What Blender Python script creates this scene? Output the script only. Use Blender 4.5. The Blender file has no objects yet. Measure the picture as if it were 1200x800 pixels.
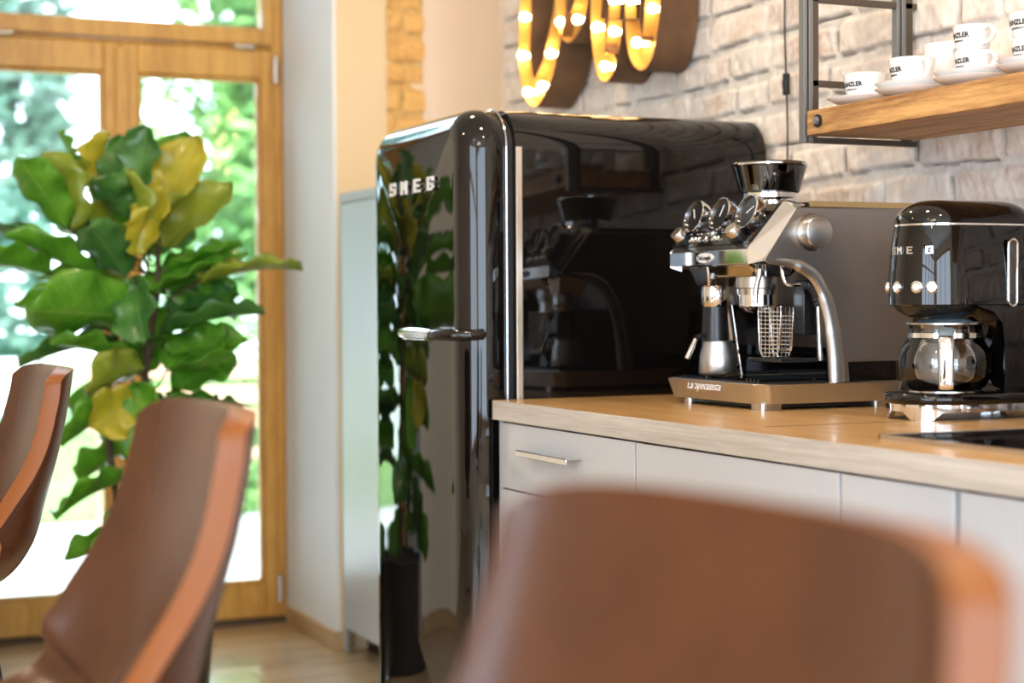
import bpy, bmesh, math, random
import numpy as np
from mathutils import Vector, Matrix, Euler
S = bpy.context.scene
COL = S.collection
PI = math.pi
random.seed(7)

# ------------------------------------------------------------------ camera
F = 2006.09
R3 = Matrix(((0.91154941, 0.01454382, -0.41093328),
             (-0.41114983, 0.01817237, -0.91138662),
             (-0.00578741, 0.99972908, 0.0225447)))
CAM = Vector((0, 0, 1.115))
cd = bpy.data.cameras.new('camera'); cam = bpy.data.objects.new('camera', cd); COL.objects.link(cam)
cam.matrix_world = Matrix.Translation(CAM) @ R3.to_4x4()
cd.sensor_width = 36; cd.lens = F * 36 / 1200; cd.clip_start = .02; cd.clip_end = 200
cd.dof.use_dof = True; cd.dof.focus_distance = 3.1; cd.dof.aperture_fstop = 2.6; cd.dof.aperture_blades = 0
S.camera = cam

def ray(px, py): return R3 @ Vector((px - 600, 400 - py, -F))
def atx(px, py, X): d = ray(px, py); return CAM + d * (X / d.x)
def aty(px, py, Y): d = ray(px, py); return CAM + d * (Y / d.y)
def atz(px, py, Z): d = ray(px, py); return CAM + d * ((Z - CAM.z) / d.z)

# ------------------------------------------------------------------ world and light
w = bpy.data.worlds.new('sky'); S.world = w; w.use_nodes = True
bg = w.node_tree.nodes['Background']; bg.inputs[0].default_value = (.70, .84, 1, 1); bg.inputs[1].default_value = 5.0
S.view_settings.view_transform = 'Standard'; S.view_settings.look = 'None'
S.view_settings.gamma = 1; S.view_settings.exposure = 0.86; S.view_settings.use_curve_mapping = False
S.cycles.use_denoising = True
S.cycles.max_bounces = 12; S.cycles.glossy_bounces = 8; S.cycles.transmission_bounces = 10; S.cycles.transparent_max_bounces = 12
S.cycles.sample_clamp_indirect = 8
S.cycles.caustics_reflective = False; S.cycles.caustics_refractive = False

def light(name, kind, loc, power, color, size=.5, size_y=None, direction=None, portal=False):
    l = bpy.data.lights.new(name, kind); l.energy = power; l.color = color
    if kind == 'AREA':
        l.size = size
        if size_y: l.shape = 'RECTANGLE'; l.size_y = size_y
        if portal: l.cycles.is_portal = True
    elif kind == 'POINT': l.shadow_soft_size = size
    elif kind == 'SUN': l.angle = size
    o = bpy.data.objects.new(name, l); COL.objects.link(o); o.location = loc
    if direction: o.rotation_euler = Vector(direction).to_track_quat('-Z', 'Y').to_euler()
    return o
light('sun', 'SUN', (0, 0, 10), 5.0, (1, .96, .88), .02, direction=(.25, 1, -1.25))
light('portal_french_door', 'AREA', (1.18, 5.9, 1.4), 1, (1, 1, 1), 1.1, 2.8, direction=(0, -1, 0), portal=True)
light('portal_side_window', 'AREA', (-3.1, -.9, 1.45), 1, (1, 1, 1), 2.3, 3.6, direction=(1, 0, 0), portal=True)
light('portal_added_window', 'AREA', (-.6, -3.25, 1.5), 1, (1, 1, 1), 4.0, 2.2, direction=(0, 1, 0), portal=True)

# ------------------------------------------------------------------ materials
MATS = {}
class NT:
    def __init__(s, name):
        s.m = bpy.data.materials.new(name); s.m.use_nodes = True; s.t = s.m.node_tree; s.n = s.t.nodes
        s.b = s.n['Principled BSDF']
    def new(s, typ, **kw):
        n = s.n.new(typ)
        for k, v in kw.items(): setattr(n, k, v)
        return n
    def link(s, a, b): s.t.links.new(a, b)
    def coords(s, scale=(1, 1, 1), rot=(0, 0, 0)):
        tc = s.new('ShaderNodeTexCoord'); mp = s.new('ShaderNodeMapping')
        mp.inputs['Scale'].default_value = scale; mp.inputs['Rotation'].default_value = rot
        s.link(tc.outputs['Object'], mp.inputs[0]); return mp.outputs[0]
    def noise(s, vec, scale=5, detail=4, rough=.55):
        n = s.new('ShaderNodeTexNoise'); n.inputs['Scale'].default_value = scale
        n.inputs['Detail'].default_value = detail; n.inputs['Roughness'].default_value = rough
        if vec is not None: s.link(vec, n.inputs['Vector'])
        return n.outputs['Fac']
    def ramp(s, fac, stops):
        r = s.new('ShaderNodeValToRGB'); e = r.color_ramp.elements
        while len(e) < len(stops): e.new(.5)
        for i, (p, c) in enumerate(stops): e[i].position = p; e[i].color = (*c, 1)
        s.link(fac, r.inputs[0]); return r.outputs[0]
    def bump(s, h, strength=.2, dist=.002):
        b = s.new('ShaderNodeBump'); b.inputs['Strength'].default_value = strength; b.inputs['Distance'].default_value = dist
        s.link(h, b.inputs['Height']); s.link(b.outputs[0], s.b.inputs['Normal'])
def mat(name, color=(.8, .8, .8), rough=.5, metal=0, spec=.5, coat=0, emit=None, es=0, trans=0, ior=1.45, noise=None, nsc=20, bump=0, aniso=0, alpha=1, sss=0):
    t = NT(name); b = t.b.inputs
    b['Base Color'].default_value = (*color, 1); b['Roughness'].default_value = rough; b['Metallic'].default_value = metal
    b['Specular IOR Level'].default_value = spec; b['Coat Weight'].default_value = coat; b['Coat Roughness'].default_value = .03
    b['Transmission Weight'].default_value = trans; b['IOR'].default_value = ior; b['Alpha'].default_value = alpha
    if aniso: b['Anisotropic'].default_value = aniso
    if emit: b['Emission Color'].default_value = (*emit, 1); b['Emission Strength'].default_value = es
    v = t.coords()
    nz = t.noise(v, nsc, 4)
    if noise:
        c2 = tuple(max(0, x * (1 - noise)) for x in color)
        t.link(t.ramp(nz, [(.3, c2), (.7, color)]), b['Base Color'])
    if bump: t.bump(nz, bump)
    MATS[name] = t.m; return t.m
def wood(name, dark, light_, scale=(1, 1, 1), rough=.4, nsc=6, bump=.1, coat=0, rot=(0, 0, 0)):
    t = NT(name); v = t.coords(scale, rot)
    n1 = t.noise(v, nsc, 6, .6); n2 = t.noise(v, nsc * 6, 3, .6)
    mx = t.new('ShaderNodeMath', operation='MULTIPLY_ADD'); t.link(n2, mx.inputs[0]); mx.inputs[1].default_value = .35
    mm = t.new('ShaderNodeMath', operation='MULTIPLY'); t.link(n1, mm.inputs[0]); mm.inputs[1].default_value = .65; t.link(mm.outputs[0], mx.inputs[2])
    t.link(t.ramp(mx.outputs[0], [(.34, dark), (.62, light_)]), t.b.inputs['Base Color'])
    t.b.inputs['Roughness'].default_value = rough; t.b.inputs['Coat Weight'].default_value = coat
    if bump: t.bump(mx.outputs[0], bump)
    MATS[name] = t.m; return t.m

mat('chrome', (.82, .82, .83), .06, 1)
mat('steel', (.62, .60, .58), .24, 1, noise=.1, nsc=60)
mat('brushed_steel', (.60, .585, .56), .30, 1, aniso=.6, noise=.08, nsc=8)
mat('dark_steel', (.40, .37, .345), .32, 1, aniso=.5, noise=.1, nsc=8)
mat('gloss_black', (.0035, .003, .003), .03, 0, spec=.5, coat=.25)
mat('black_plastic', (.012, .012, .013), .35)
mat('satin_black', (.015, .015, .016), .22)
mat('rubber', (.02, .02, .022), .6)
mat('blue_grey_plastic', (.16, .21, .25), .35)
mat('porcelain', (.86, .86, .87), .12, coat=.4)
mat('print_black', (.015, .015, .02), .5)
mat('print_white', (.85, .85, .85), .35)
mat('plaster_white', (.90, .93, .97), .8, noise=.03, nsc=3, bump=.04)
mat('plaster_cream', (.88, .81, .70), .8, noise=.03, nsc=3, bump=.04)
mat('plaster_warm_lit', (.88, .70, .44), .8, noise=.03, nsc=3, bump=.04)  # cream plaster with the sign's yellow lamplight tinted into its colour
mat('plaster_sand', (.84, .68, .53), .8, noise=.03, nsc=3, bump=.04)
mat('ceiling_white', (.88, .87, .85), .8, noise=.02)
mat('grey_lacquer', (.50, .54, .57), .28, noise=.03, nsc=2)
mat('grey_frame', (.44, .47, .48), .35)
mat('front_lacquer', (.55, .58, .63), .10, coat=.5, noise=.03, nsc=2)
mat('bracket_metal', (.10, .078, .06), .45, .3, noise=.15)
mat('bracket_light', (.22, .22, .215), .4, .5)
mat('aluminium', (.72, .66, .58), .28, .8)
mat('rust_brown', (.20, .105, .05), .6, .2, noise=.35, nsc=14, bump=.1)
mat('sign_gold', (.80, .47, .13), .42, .35, noise=.12, nsc=9)
mat('bulb_glow', (1, .8, .5), .3, emit=(1, .72, .38), es=11)
mat('brass', (.8, .6, .3), .25, 1)
mat('lamp_glow', (1, .85, .6), .3, emit=(1, .78, .50), es=26)
mat('pot_black', (.012, .013, .015), .3, noise=.1)
mat('soil', (.05, .03, .02), .9, noise=.5, nsc=60, bump=.5)
mat('bark', (.10, .065, .04), .8, noise=.4, nsc=40, bump=.4)
mat('tree_bark', (.16, .12, .09), .9, noise=.4, nsc=8, bump=.4)
mat('hob_glass', (.008, .008, .009), .04, spec=.8)
mat('cable', (.012, .011, .011), .45)
mat('coffee_dark', (.03, .015, .008), .4)
mat('grass', (.20, .36, .09), .9, noise=.4, nsc=3)
mat('outside_wall', (.85, .86, .88), .8, noise=.05)
mat('terrace_stone', (.62, .60, .56), .8, noise=.15, nsc=5)
mat('table_top_oak', (.38, .22, .10), .35, noise=.3)
def glass(name, color, rough=0.0, ior=1.45):
    t = NT(name); b = t.b.inputs; b['Base Color'].default_value = (*color, 1); b['Roughness'].default_value = rough
    b['Transmission Weight'].default_value = 1; b['IOR'].default_value = ior; MATS[name] = t.m
def thin_glass(name, tint, spec=.12):
    t = NT(name); tr = t.new('ShaderNodeBsdfTransparent'); tr.inputs[0].default_value = (*tint, 1)
    gl = t.new('ShaderNodeBsdfGlossy'); gl.inputs['Roughness'].default_value = .02
    fr = t.new('ShaderNodeFresnel'); fr.inputs[0].default_value = 1.5
    ad = t.new('ShaderNodeMath', operation='ADD'); t.link(fr.outputs[0], ad.inputs[0]); ad.inputs[1].default_value = spec
    mx = t.new('ShaderNodeMixShader'); t.link(ad.outputs[0], mx.inputs[0]); t.link(tr.outputs[0], mx.inputs[1]); t.link(gl.outputs[0], mx.inputs[2])
    t.link(mx.outputs[0], t.n['Material Output'].inputs[0]); MATS[name] = t.m
thin_glass('window_glass', (.97, .99, .98), 0)
thin_glass('carafe_glass', (.93, .95, .96), .04)
thin_glass('smoky_glass', (.22, .21, .21), .10)
wood('window_wood', (.50, .235, .045), (.78, .44, .11), (1, 1, .15), .32, 9, .05, .3)
wood('shelf_wood', (.24, .10, .03), (.70, .40, .15), (1.2, .10, 1.2), .55, 26, .3)
wood('counter_wood', (.38, .20, .065), (.66, .41, .17), (1, .10, 1), .30, 16, .08, .15)
wood('counter_edge', (.40, .36, .32), (.64, .60, .55), (1, .05, 1.6), .4, 40, .15)
wood('skirting_wood', (.38, .24, .11), (.60, .42, .22), (1, .2, 1), .4, 12, .05)
wood('bench_wood', (.35, .22, .12), (.55, .40, .25), (.2, 1, 1), .6, 12, .05)

def floor_mat():
    t = NT('floor_planks'); v = t.coords()
    br = t.new('ShaderNodeTexBrick'); t.link(v, br.inputs['Vector']); br.offset = .37
    br.inputs['Scale'].default_value = 1; br.inputs['Brick Width'].default_value = 1.4; br.inputs['Row Height'].default_value = .14
    br.inputs['Mortar Size'].default_value = .0015
    br.inputs['Color1'].default_value = (.66, .50, .32, 1); br.inputs['Color2'].default_value = (.52, .37, .21, 1); br.inputs['Mortar'].default_value = (.14, .08, .04, 1)
    v2 = t.coords((.6, 9, 1)); n = t.noise(v2, 6, 5)
    mx = t.new('ShaderNodeMix', data_type='RGBA', blend_type='MULTIPLY'); mx.inputs[0].default_value = .55
    t.link(br.outputs[0], mx.inputs[6]); t.link(t.ramp(n, [(.3, (.6, .55, .5)), (.7, (1, 1, 1))]), mx.inputs[7])
    t.link(mx.outputs[2], t.b.inputs['Base Color']); t.b.inputs['Roughness'].default_value = .22; t.b.inputs['Coat Weight'].default_value = .25
    MATS['floor_planks'] = t.m
floor_mat()
def leather_mat():
    t = NT('leather'); v = t.coords(); n = t.noise(v, 9, 4); n2 = t.noise(v, 160, 3)
    t.link(t.ramp(n, [(.3, (.060, .018, .005)), (.7, (.090, .027, .007))]), t.b.inputs['Base Color'])
    t.b.inputs['Roughness'].default_value = .27; t.b.inputs['Specular IOR Level'].default_value = .5; t.bump(n2, .25, .001)
    MATS['leather'] = t.m
    t = NT('leather_edge'); t.b.inputs['Base Color'].default_value = (.22, .062, .006, 1); t.b.inputs['Roughness'].default_value = .4
    v = t.coords(); t.bump(t.noise(v, 160, 3), .25, .001); MATS['leather_edge'] = t.m
leather_mat()
def brick_mat(name='brick_wall', tint=None):
    t = NT(name)
    a = t.new('ShaderNodeAttribute'); a.attribute_name = 'brick'
    r = t.new('ShaderNodeAttribute'); r.attribute_name = 'tone'
    v = t.coords()
    n1 = t.noise(v, 7, 6, .65); n2 = t.noise(v, 45, 5, .65); n3 = t.noise(v, 2.2, 3)
    base = t.ramp(r.outputs['Fac'], [(0, (.60, .42, .32)), (.25, (.72, .58, .48)), (.5, (.46, .27, .18)), (.72, (.68, .56, .50)), (1, (.55, .44, .40))])
    # whitewash worn over the clay
    ad = t.new('ShaderNodeMath', operation='MULTIPLY_ADD'); t.link(n2, ad.inputs[0]); ad.inputs[1].default_value = .55; t.link(n1, ad.inputs[2])
    wash = t.new('ShaderNodeMapRange'); t.link(ad.outputs[0], wash.inputs[0]); wash.inputs[1].default_value = .50; wash.inputs[2].default_value = .84
    mx = t.new('ShaderNodeMix', data_type='RGBA'); t.link(wash.outputs[0], mx.inputs[0]); t.link(base, mx.inputs[6]); mx.inputs[7].default_value = (.86, .79, .73, 1)
    mort = t.ramp(n2, [(.3, (.62, .57, .53)), (.7, (.82, .77, .72))])
    m2 = t.new('ShaderNodeMix', data_type='RGBA'); t.link(a.outputs['Fac'], m2.inputs[0]); t.link(mort, m2.inputs[6]); t.link(mx.outputs[2], m2.inputs[7])
    cr = t.new('ShaderNodeAttribute'); cr.attribute_name = 'crack'
    m3 = t.new('ShaderNodeMix', data_type='RGBA'); t.link(cr.outputs['Fac'], m3.inputs[0]); t.link(m2.outputs[2], m3.inputs[6]); m3.inputs[7].default_value = (.09, .07, .06, 1)
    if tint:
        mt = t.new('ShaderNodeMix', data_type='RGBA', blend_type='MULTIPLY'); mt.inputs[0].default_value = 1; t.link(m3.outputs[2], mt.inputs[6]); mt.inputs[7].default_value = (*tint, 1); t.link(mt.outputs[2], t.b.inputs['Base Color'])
    else: t.link(m3.outputs[2], t.b.inputs['Base Color'])
    t.b.inputs['Roughness'].default_value = .85; t.b.inputs['Specular IOR Level'].default_value = .2
    t.bump(ad.outputs[0], .5, .004)
    MATS[name] = t.m
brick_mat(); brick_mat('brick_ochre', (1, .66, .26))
def leaf_mat(name, a, b, vein, trans=.25):
    t = NT(name); uv = t.new('ShaderNodeUVMap'); sp = t.new('ShaderNodeSeparateXYZ'); t.link(uv.outputs[0], sp.inputs[0])
    n = t.noise(t.coords(), 14, 3)
    col = t.ramp(n, [(.3, a), (.7, b)])
    ab = t.new('ShaderNodeMath', operation='ABSOLUTE'); t.link(sp.outputs[0], ab.inputs[0])
    # side veins run out and forward from the midrib
    m1 = t.new('ShaderNodeMath', operation='MULTIPLY_ADD'); t.link(ab.outputs[0], m1.inputs[0]); m1.inputs[1].default_value = -.22; t.link(sp.outputs[1], m1.inputs[2])
    m2 = t.new('ShaderNodeMath', operation='MULTIPLY'); t.link(m1.outputs[0], m2.inputs[0]); m2.inputs[1].default_value = 9
    fr = t.new('ShaderNodeMath', operation='FRACT'); t.link(m2.outputs[0], fr.inputs[0])
    v1 = t.new('ShaderNodeMath', operation='LESS_THAN'); t.link(fr.outputs[0], v1.inputs[0]); v1.inputs[1].default_value = .07
    v2 = t.new('ShaderNodeMath', operation='LESS_THAN'); t.link(ab.outputs[0], v2.inputs[0]); v2.inputs[1].default_value = .05
    mxx = t.new('ShaderNodeMath', operation='MAXIMUM'); t.link(v1.outputs[0], mxx.inputs[0]); t.link(v2.outputs[0], mxx.inputs[1])
    mm = t.new('ShaderNodeMath', operation='MULTIPLY'); t.link(mxx.outputs[0], mm.inputs[0]); mm.inputs[1].default_value = .55
    mx = t.new('ShaderNodeMix', data_type='RGBA'); t.link(mm.outputs[0], mx.inputs[0]); t.link(col, mx.inputs[6]); mx.inputs[7].default_value = (*vein, 1)
    t.link(mx.outputs[2], t.b.inputs['Base Color']); t.b.inputs['Roughness'].default_value = .28; t.b.inputs['Coat Weight'].default_value = .2
    tl = t.new('ShaderNodeBsdfTranslucent'); t.link(mx.outputs[2], tl.inputs[0])
    ms = t.new('ShaderNodeMixShader'); ms.inputs[0].default_value = trans
    t.link(t.b.outputs[0], ms.inputs[1]); t.link(tl.outputs[0], ms.inputs[2]); t.link(ms.outputs[0], t.n['Material Output'].inputs[0])
    MATS[name] = t.m
leaf_mat('leaf_green', (.08, .30, .02), (.20, .50, .04), (.30, .50, .10), .4)
leaf_mat('leaf_dark', (.03, .13, .03), (.08, .25, .04), (.16, .28, .09), .2)
leaf_mat('leaf_yellow', (.42, .42, .02), (.66, .56, .05), (.60, .55, .15), .35)
leaf_mat('leaf_olive', (.20, .30, .02), (.38, .46, .05), (.40, .45, .12), .35)
def foliage_mat(name, a, b):
    t = NT(name); n = t.noise(t.coords(), 2.2, 4)
    col = t.ramp(n, [(.35, a), (.65, b)]); t.link(col, t.b.inputs['Base Color']); t.b.inputs['Roughness'].default_value = .5
    tl = t.new('ShaderNodeBsdfTranslucent'); t.link(col, tl.inputs[0]); ms = t.new('ShaderNodeMixShader'); ms.inputs[0].default_value = .45
    t.link(t.b.outputs[0], ms.inputs[1]); t.link(tl.outputs[0], ms.inputs[2]); t.link(ms.outputs[0], t.n['Material Output'].inputs[0]); MATS[name] = t.m
foliage_mat('foliage_bright', (.12, .30, .08), (.34, .54, .20))
foliage_mat('foliage_cool', (.10, .24, .19), (.28, .44, .37))
foliage_mat('foliage_deep', (.07, .18, .09), (.20, .36, .18))

# ------------------------------------------------------------------ helpers
def empty(name, loc=(0, 0, 0), rz=0, parent=None):
    o = bpy.data.objects.new(name, None); COL.objects.link(o); o.location = loc; o.rotation_euler = (0, 0, rz)
    o.empty_display_size = .05
    if parent: o.parent = parent
    return o
def tag(o, label, cat, group=None, kind=None):
    o['label'] = label; o['category'] = cat
    if group: o['group'] = group
    if kind: o['kind'] = kind
    return o
def struct(o): o['kind'] = 'structure'; return o
def obj(name, bm, m, parent=None, smooth=False, bevel=0, seg=2, sub=0, angle=35):
    me = bpy.data.meshes.new(name); bmesh.ops.recalc_face_normals(bm, faces=bm.faces); bm.to_mesh(me); bm.free()
    o = bpy.data.objects.new(name, me); COL.objects.link(o)
    for x in (m if isinstance(m, (list, tuple)) else [m]): me.materials.append(MATS[x])
    if parent: o.parent = parent
    if bevel:
        b = o.modifiers.new('bevel', 'BEVEL'); b.width = bevel; b.segments = seg; b.limit_method = 'ANGLE'; b.angle_limit = math.radians(40)
    if sub:
        s_ = o.modifiers.new('sub', 'SUBSURF'); s_.levels = sub; s_.render_levels = sub
    if smooth or bevel or sub:
        me.polygons.foreach_set('use_smooth', [True] * len(me.polygons))
        if not sub:
            try: me.set_sharp_from_angle(angle=math.radians(angle))
            except Exception: pass
    return o
def box(bm, x0, x1, y0, y1, z0, z1, mi=0):
    vs = [bm.verts.new(p) for p in ((x0, y0, z0), (x1, y0, z0), (x1, y1, z0), (x0, y1, z0), (x0, y0, z1), (x1, y0, z1), (x1, y1, z1), (x0, y1, z1))]
    for f in ((3, 2, 1, 0), (4, 5, 6, 7), (0, 1, 5, 4), (1, 2, 6, 5), (2, 3, 7, 6), (3, 0, 4, 7)):
        fc = bm.faces.new([vs[i] for i in f]); fc.material_index = mi
    return vs
def B(*a):
    bm = bmesh.new(); box(bm, *a); return bm
def lathe(bm, prof, c=(0, 0, 0), n=40, M=None, mi=0, close=False):
    rings = []
    for r, z in prof:
        if r < 1e-6: rings.append([bm.verts.new((0, 0, z))])
        else: rings.append([bm.verts.new((r * math.cos(2 * PI * k / n), r * math.sin(2 * PI * k / n), z)) for k in range(n)])
    if close: rings.append(rings[0])
    for a, b in zip(rings, rings[1:]):
        for k in range(n):
            k2 = (k + 1) % n
            q = [a[k % len(a)], a[k2 % len(a)], b[k2 % len(b)], b[k % len(b)]]
            q = [x for i, x in enumerate(q) if x not in q[:i]]
            if len(q) > 2:
                try: bm.faces.new(q).material_index = mi
                except ValueError: pass
    vs = [v for rg in rings for v in rg]; vs = list(dict.fromkeys(vs))
    mtx = (M if M is not None else Matrix.Identity(4))
    for v in vs: v.co = mtx @ v.co + Vector(c)
    return vs
def L(prof, c=(0, 0, 0), n=40, M=None, close=False):
    bm = bmesh.new(); lathe(bm, prof, c, n, M, 0, close); return bm
def tube(bm, pts, r, n=12, closed=False, mi=0, cap=True):
    pts = [Vector(p) for p in pts]; rings = []; N = len(pts)
    rr = r if isinstance(r, (list, tuple)) else [r] * N
    prev = None
    for i, p in enumerate(pts):
        if closed: t = (pts[(i + 1) % N] - pts[i - 1]).normalized()
        else: t = (pts[min(i + 1, N - 1)] - pts[max(i - 1, 0)]).normalized()
        if prev is None:
            u = t.orthogonal().normalized()
        else:
            u = prev - t * prev.dot(t)
            u = u.normalized() if u.length > 1e-6 else t.orthogonal().normalized()
        prev = u; v = t.cross(u)
        rings.append([bm.verts.new(p + (u * math.cos(2 * PI * k / n) + v * math.sin(2 * PI * k / n)) * rr[i]) for k in range(n)])
    pairs = list(zip(rings, rings[1:])) + ([(rings[-1], rings[0])] if closed else [])
    for a, b in pairs:
        for k in range(n): bm.faces.new((a[k], a[(k + 1) % n], b[(k + 1) % n], b[k])).material_index = mi
    if not closed and cap:
        bm.faces.new(rings[0][::-1]).material_index = mi; bm.faces.new(rings[-1]).material_index = mi
def T_(pts, r, n=12, closed=False):
    bm = bmesh.new(); tube(bm, pts, r, n, closed); return bm
def spline(pts, k=6):
    P = [Vector(p) for p in pts]; out = []
    for i in range(len(P) - 1):
        p0, p1, p2, p3 = P[max(i - 1, 0)], P[i], P[i + 1], P[min(i + 2, len(P) - 1)]
        for j in range(k):
            t = j / k
            out.append(.5 * ((2 * p1) + (-p0 + p2) * t + (2 * p0 - 5 * p1 + 4 * p2 - p3) * t * t + (-p0 + 3 * p1 - 3 * p2 + p3) * t ** 3))
    out.append(P[-1]); return out
def prism(bm, poly, axis, a, b, mi=0):
    """poly is a list of 2-D points; axis 'y': (x,z), 'x': (y,z), 'z': (x,y)"""
    def P(p, t): return {'y': (p[0], t, p[1]), 'x': (t, p[0], p[1]), 'z': (p[0], p[1], t)}[axis]
    A = [bm.verts.new(P(p, a)) for p in poly]; C_ = [bm.verts.new(P(p, b)) for p in poly]; n = len(poly)
    bm.faces.new(A[::-1]).material_index = mi; bm.faces.new(C_).material_index = mi
    for k in range(n): bm.faces.new((A[k], A[(k + 1) % n], C_[(k + 1) % n], C_[k])).material_index = mi
def PR(poly, axis, a, b):
    bm = bmesh.new(); prism(bm, poly, axis, a, b); return bm
def rrect(y0, y1, z0, z1, r, n=10, rb=None):
    rb = r if rb is None else rb; out = []
    for (cy, cz, r_, a0) in ((y1 - r, z1 - r, r, 0), (y0 + r, z1 - r, r, PI / 2), (y0 + rb, z0 + rb, rb, PI), (y1 - rb, z0 + rb, rb, 1.5 * PI)):
        for k in range(n + 1):
            a = a0 + PI / 2 * k / n; out.append((cy + r_ * math.cos(a), cz + r_ * math.sin(a)))
    return out
def loft(bm, rings, mi=0, cap0=True, cap1=True):
    Rg = [[bm.verts.new(p) for p in r] for r in rings]; n = len(Rg[0])
    for a, b in zip(Rg, Rg[1:]):
        for k in range(n): bm.faces.new((a[k], a[(k + 1) % n], b[(k + 1) % n], b[k])).material_index = mi
    if cap0: bm.faces.new(Rg[0][::-1]).material_index = mi
    if cap1: bm.faces.new(Rg[-1]).material_index = mi
def text_bm(body, size, depth, bold=0):
    c = bpy.data.curves.new('t', 'FONT'); c.body = body; c.size = size; c.extrude = depth; c.align_x = 'CENTER'; c.align_y = 'CENTER'; c.offset = bold; c.resolution_u = 3
    o = bpy.data.objects.new('t', c); COL.objects.link(o); dg = bpy.context.evaluated_depsgraph_get()
    me = bpy.data.meshes.new_from_object(o.evaluated_get(dg)); bm = bmesh.new(); bm.from_mesh(me)
    bpy.data.objects.remove(o); bpy.data.curves.remove(c); bpy.data.meshes.remove(me); return bm
def frameM(o, ex, ey):
    ex = Vector(ex).normalized(); ey = Vector(ey); ey = (ey - ex * ey.dot(ex)).normalized(); ez = ex.cross(ey)
    return Matrix(((ex.x, ey.x, ez.x, o[0]), (ex.y, ey.y, ez.y, o[1]), (ex.z, ey.z, ez.z, o[2]), (0, 0, 0, 1)))
def dup(root, loc=None, rz=None):
    r = root.copy(); COL.objects.link(r)
    if loc is not None: r.location = loc
    if rz is not None: r.rotation_euler = (0, 0, rz)
    for ch in list(root.children):
        c = ch.copy(); COL.objects.link(c); c.parent = r
        for g in list(ch.children):
            d = g.copy(); COL.objects.link(d); d.parent = c
    return r
BLOCK = {  # square letters built of bars: (x0,x1,y0,y1) on a 1 x 1 cell
 'S': [(0, 1, .82, 1), (0, .26, .5, 1), (0, 1, .41, .59), (.74, 1, 0, .5), (0, 1, 0, .18), (.74, 1, .70, .82), (0, .26, .18, .3)],
 'M': [(0, .24, 0, 1), (.76, 1, 0, 1), (.24, .42, .55, .9), (.58, .76, .55, .9), (.38, .62, .35, .7)],
 'E': [(0, .28, 0, 1), (0, 1, .82, 1), (0, .85, .41, .59), (0, 1, 0, .18)],
 'G': [(0, .26, 0, 1), (0, 1, .82, 1), (0, 1, 0, .18), (.74, 1, 0, .5), (.5, 1, .38, .54), (.74, 1, .68, .82)]}
def block_letter(ch, wd, ht, dp):
    bm = bmesh.new()
    for i, (a, b, c, d) in enumerate(BLOCK[ch]): box(bm, (a - .5) * wd, (b - .5) * wd, (c - .5) * ht, (d - .5) * ht, -i * dp * .01, dp + i * dp * .01)
    return bm
WX = 2.17      # plane of the brick wall
CT = .91       # worktop height

# ------------------------------------------------------------------ room shell
struct(obj('floor', B(-3.2, 2.35, -3.2, 5.9, -.1, 0), 'floor_planks'))
struct(obj('ceiling', B(-3.2, 2.35, -3.2, 6.0, 2.95, 3.05), 'ceiling_white'))
bm = bmesh.new()
box(bm, -3.2, -2.6, -3.3, -3.2, 0, 2.95); box(bm, 1.4, 2.35, -3.3, -3.2, 0, 2.95); box(bm, -2.6, 1.4, -3.3, -3.2, 0, .4); box(bm, -2.6, 1.4, -3.3, -3.2, 2.6, 2.95)
struct(obj('wall_back', bm, 'plaster_cream'))
bm = bmesh.new()
box(bm, -3.2, -3.0, -3.2, -2.7, 0, 2.95); box(bm, -3.2, -3.0, .9, 6.0, 0, 2.95)
box(bm, -3.2, -3.0, -2.7, .9, 0, .3); box(bm, -3.2, -3.0, -2.7, .9, 2.6, 2.95)
struct(obj('wall_left', bm, 'plaster_cream'))
OX0, OX1 = .615, 1.745
bm = bmesh.new()
box(bm, -3.0, OX0, 5.25, 6.0, 0, 2.95)
wf = struct(obj('wall_front', bm, 'plaster_cream'))
struct(obj('wall_reveal_left', B(OX0, OX0 + .004, 5.25, 5.80, 0, 2.95), 'plaster_white'))
struct(obj('wall_reveal_right', B(OX1 - .002, OX1 + .01, 5.254, 5.80, 0, 2.95), 'plaster_white'))
struct(obj('wall_pier', B(OX1 + .01, 2.35, 5.25, 6.0, 0, 2.95), 'plaster_warm_lit'))

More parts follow.
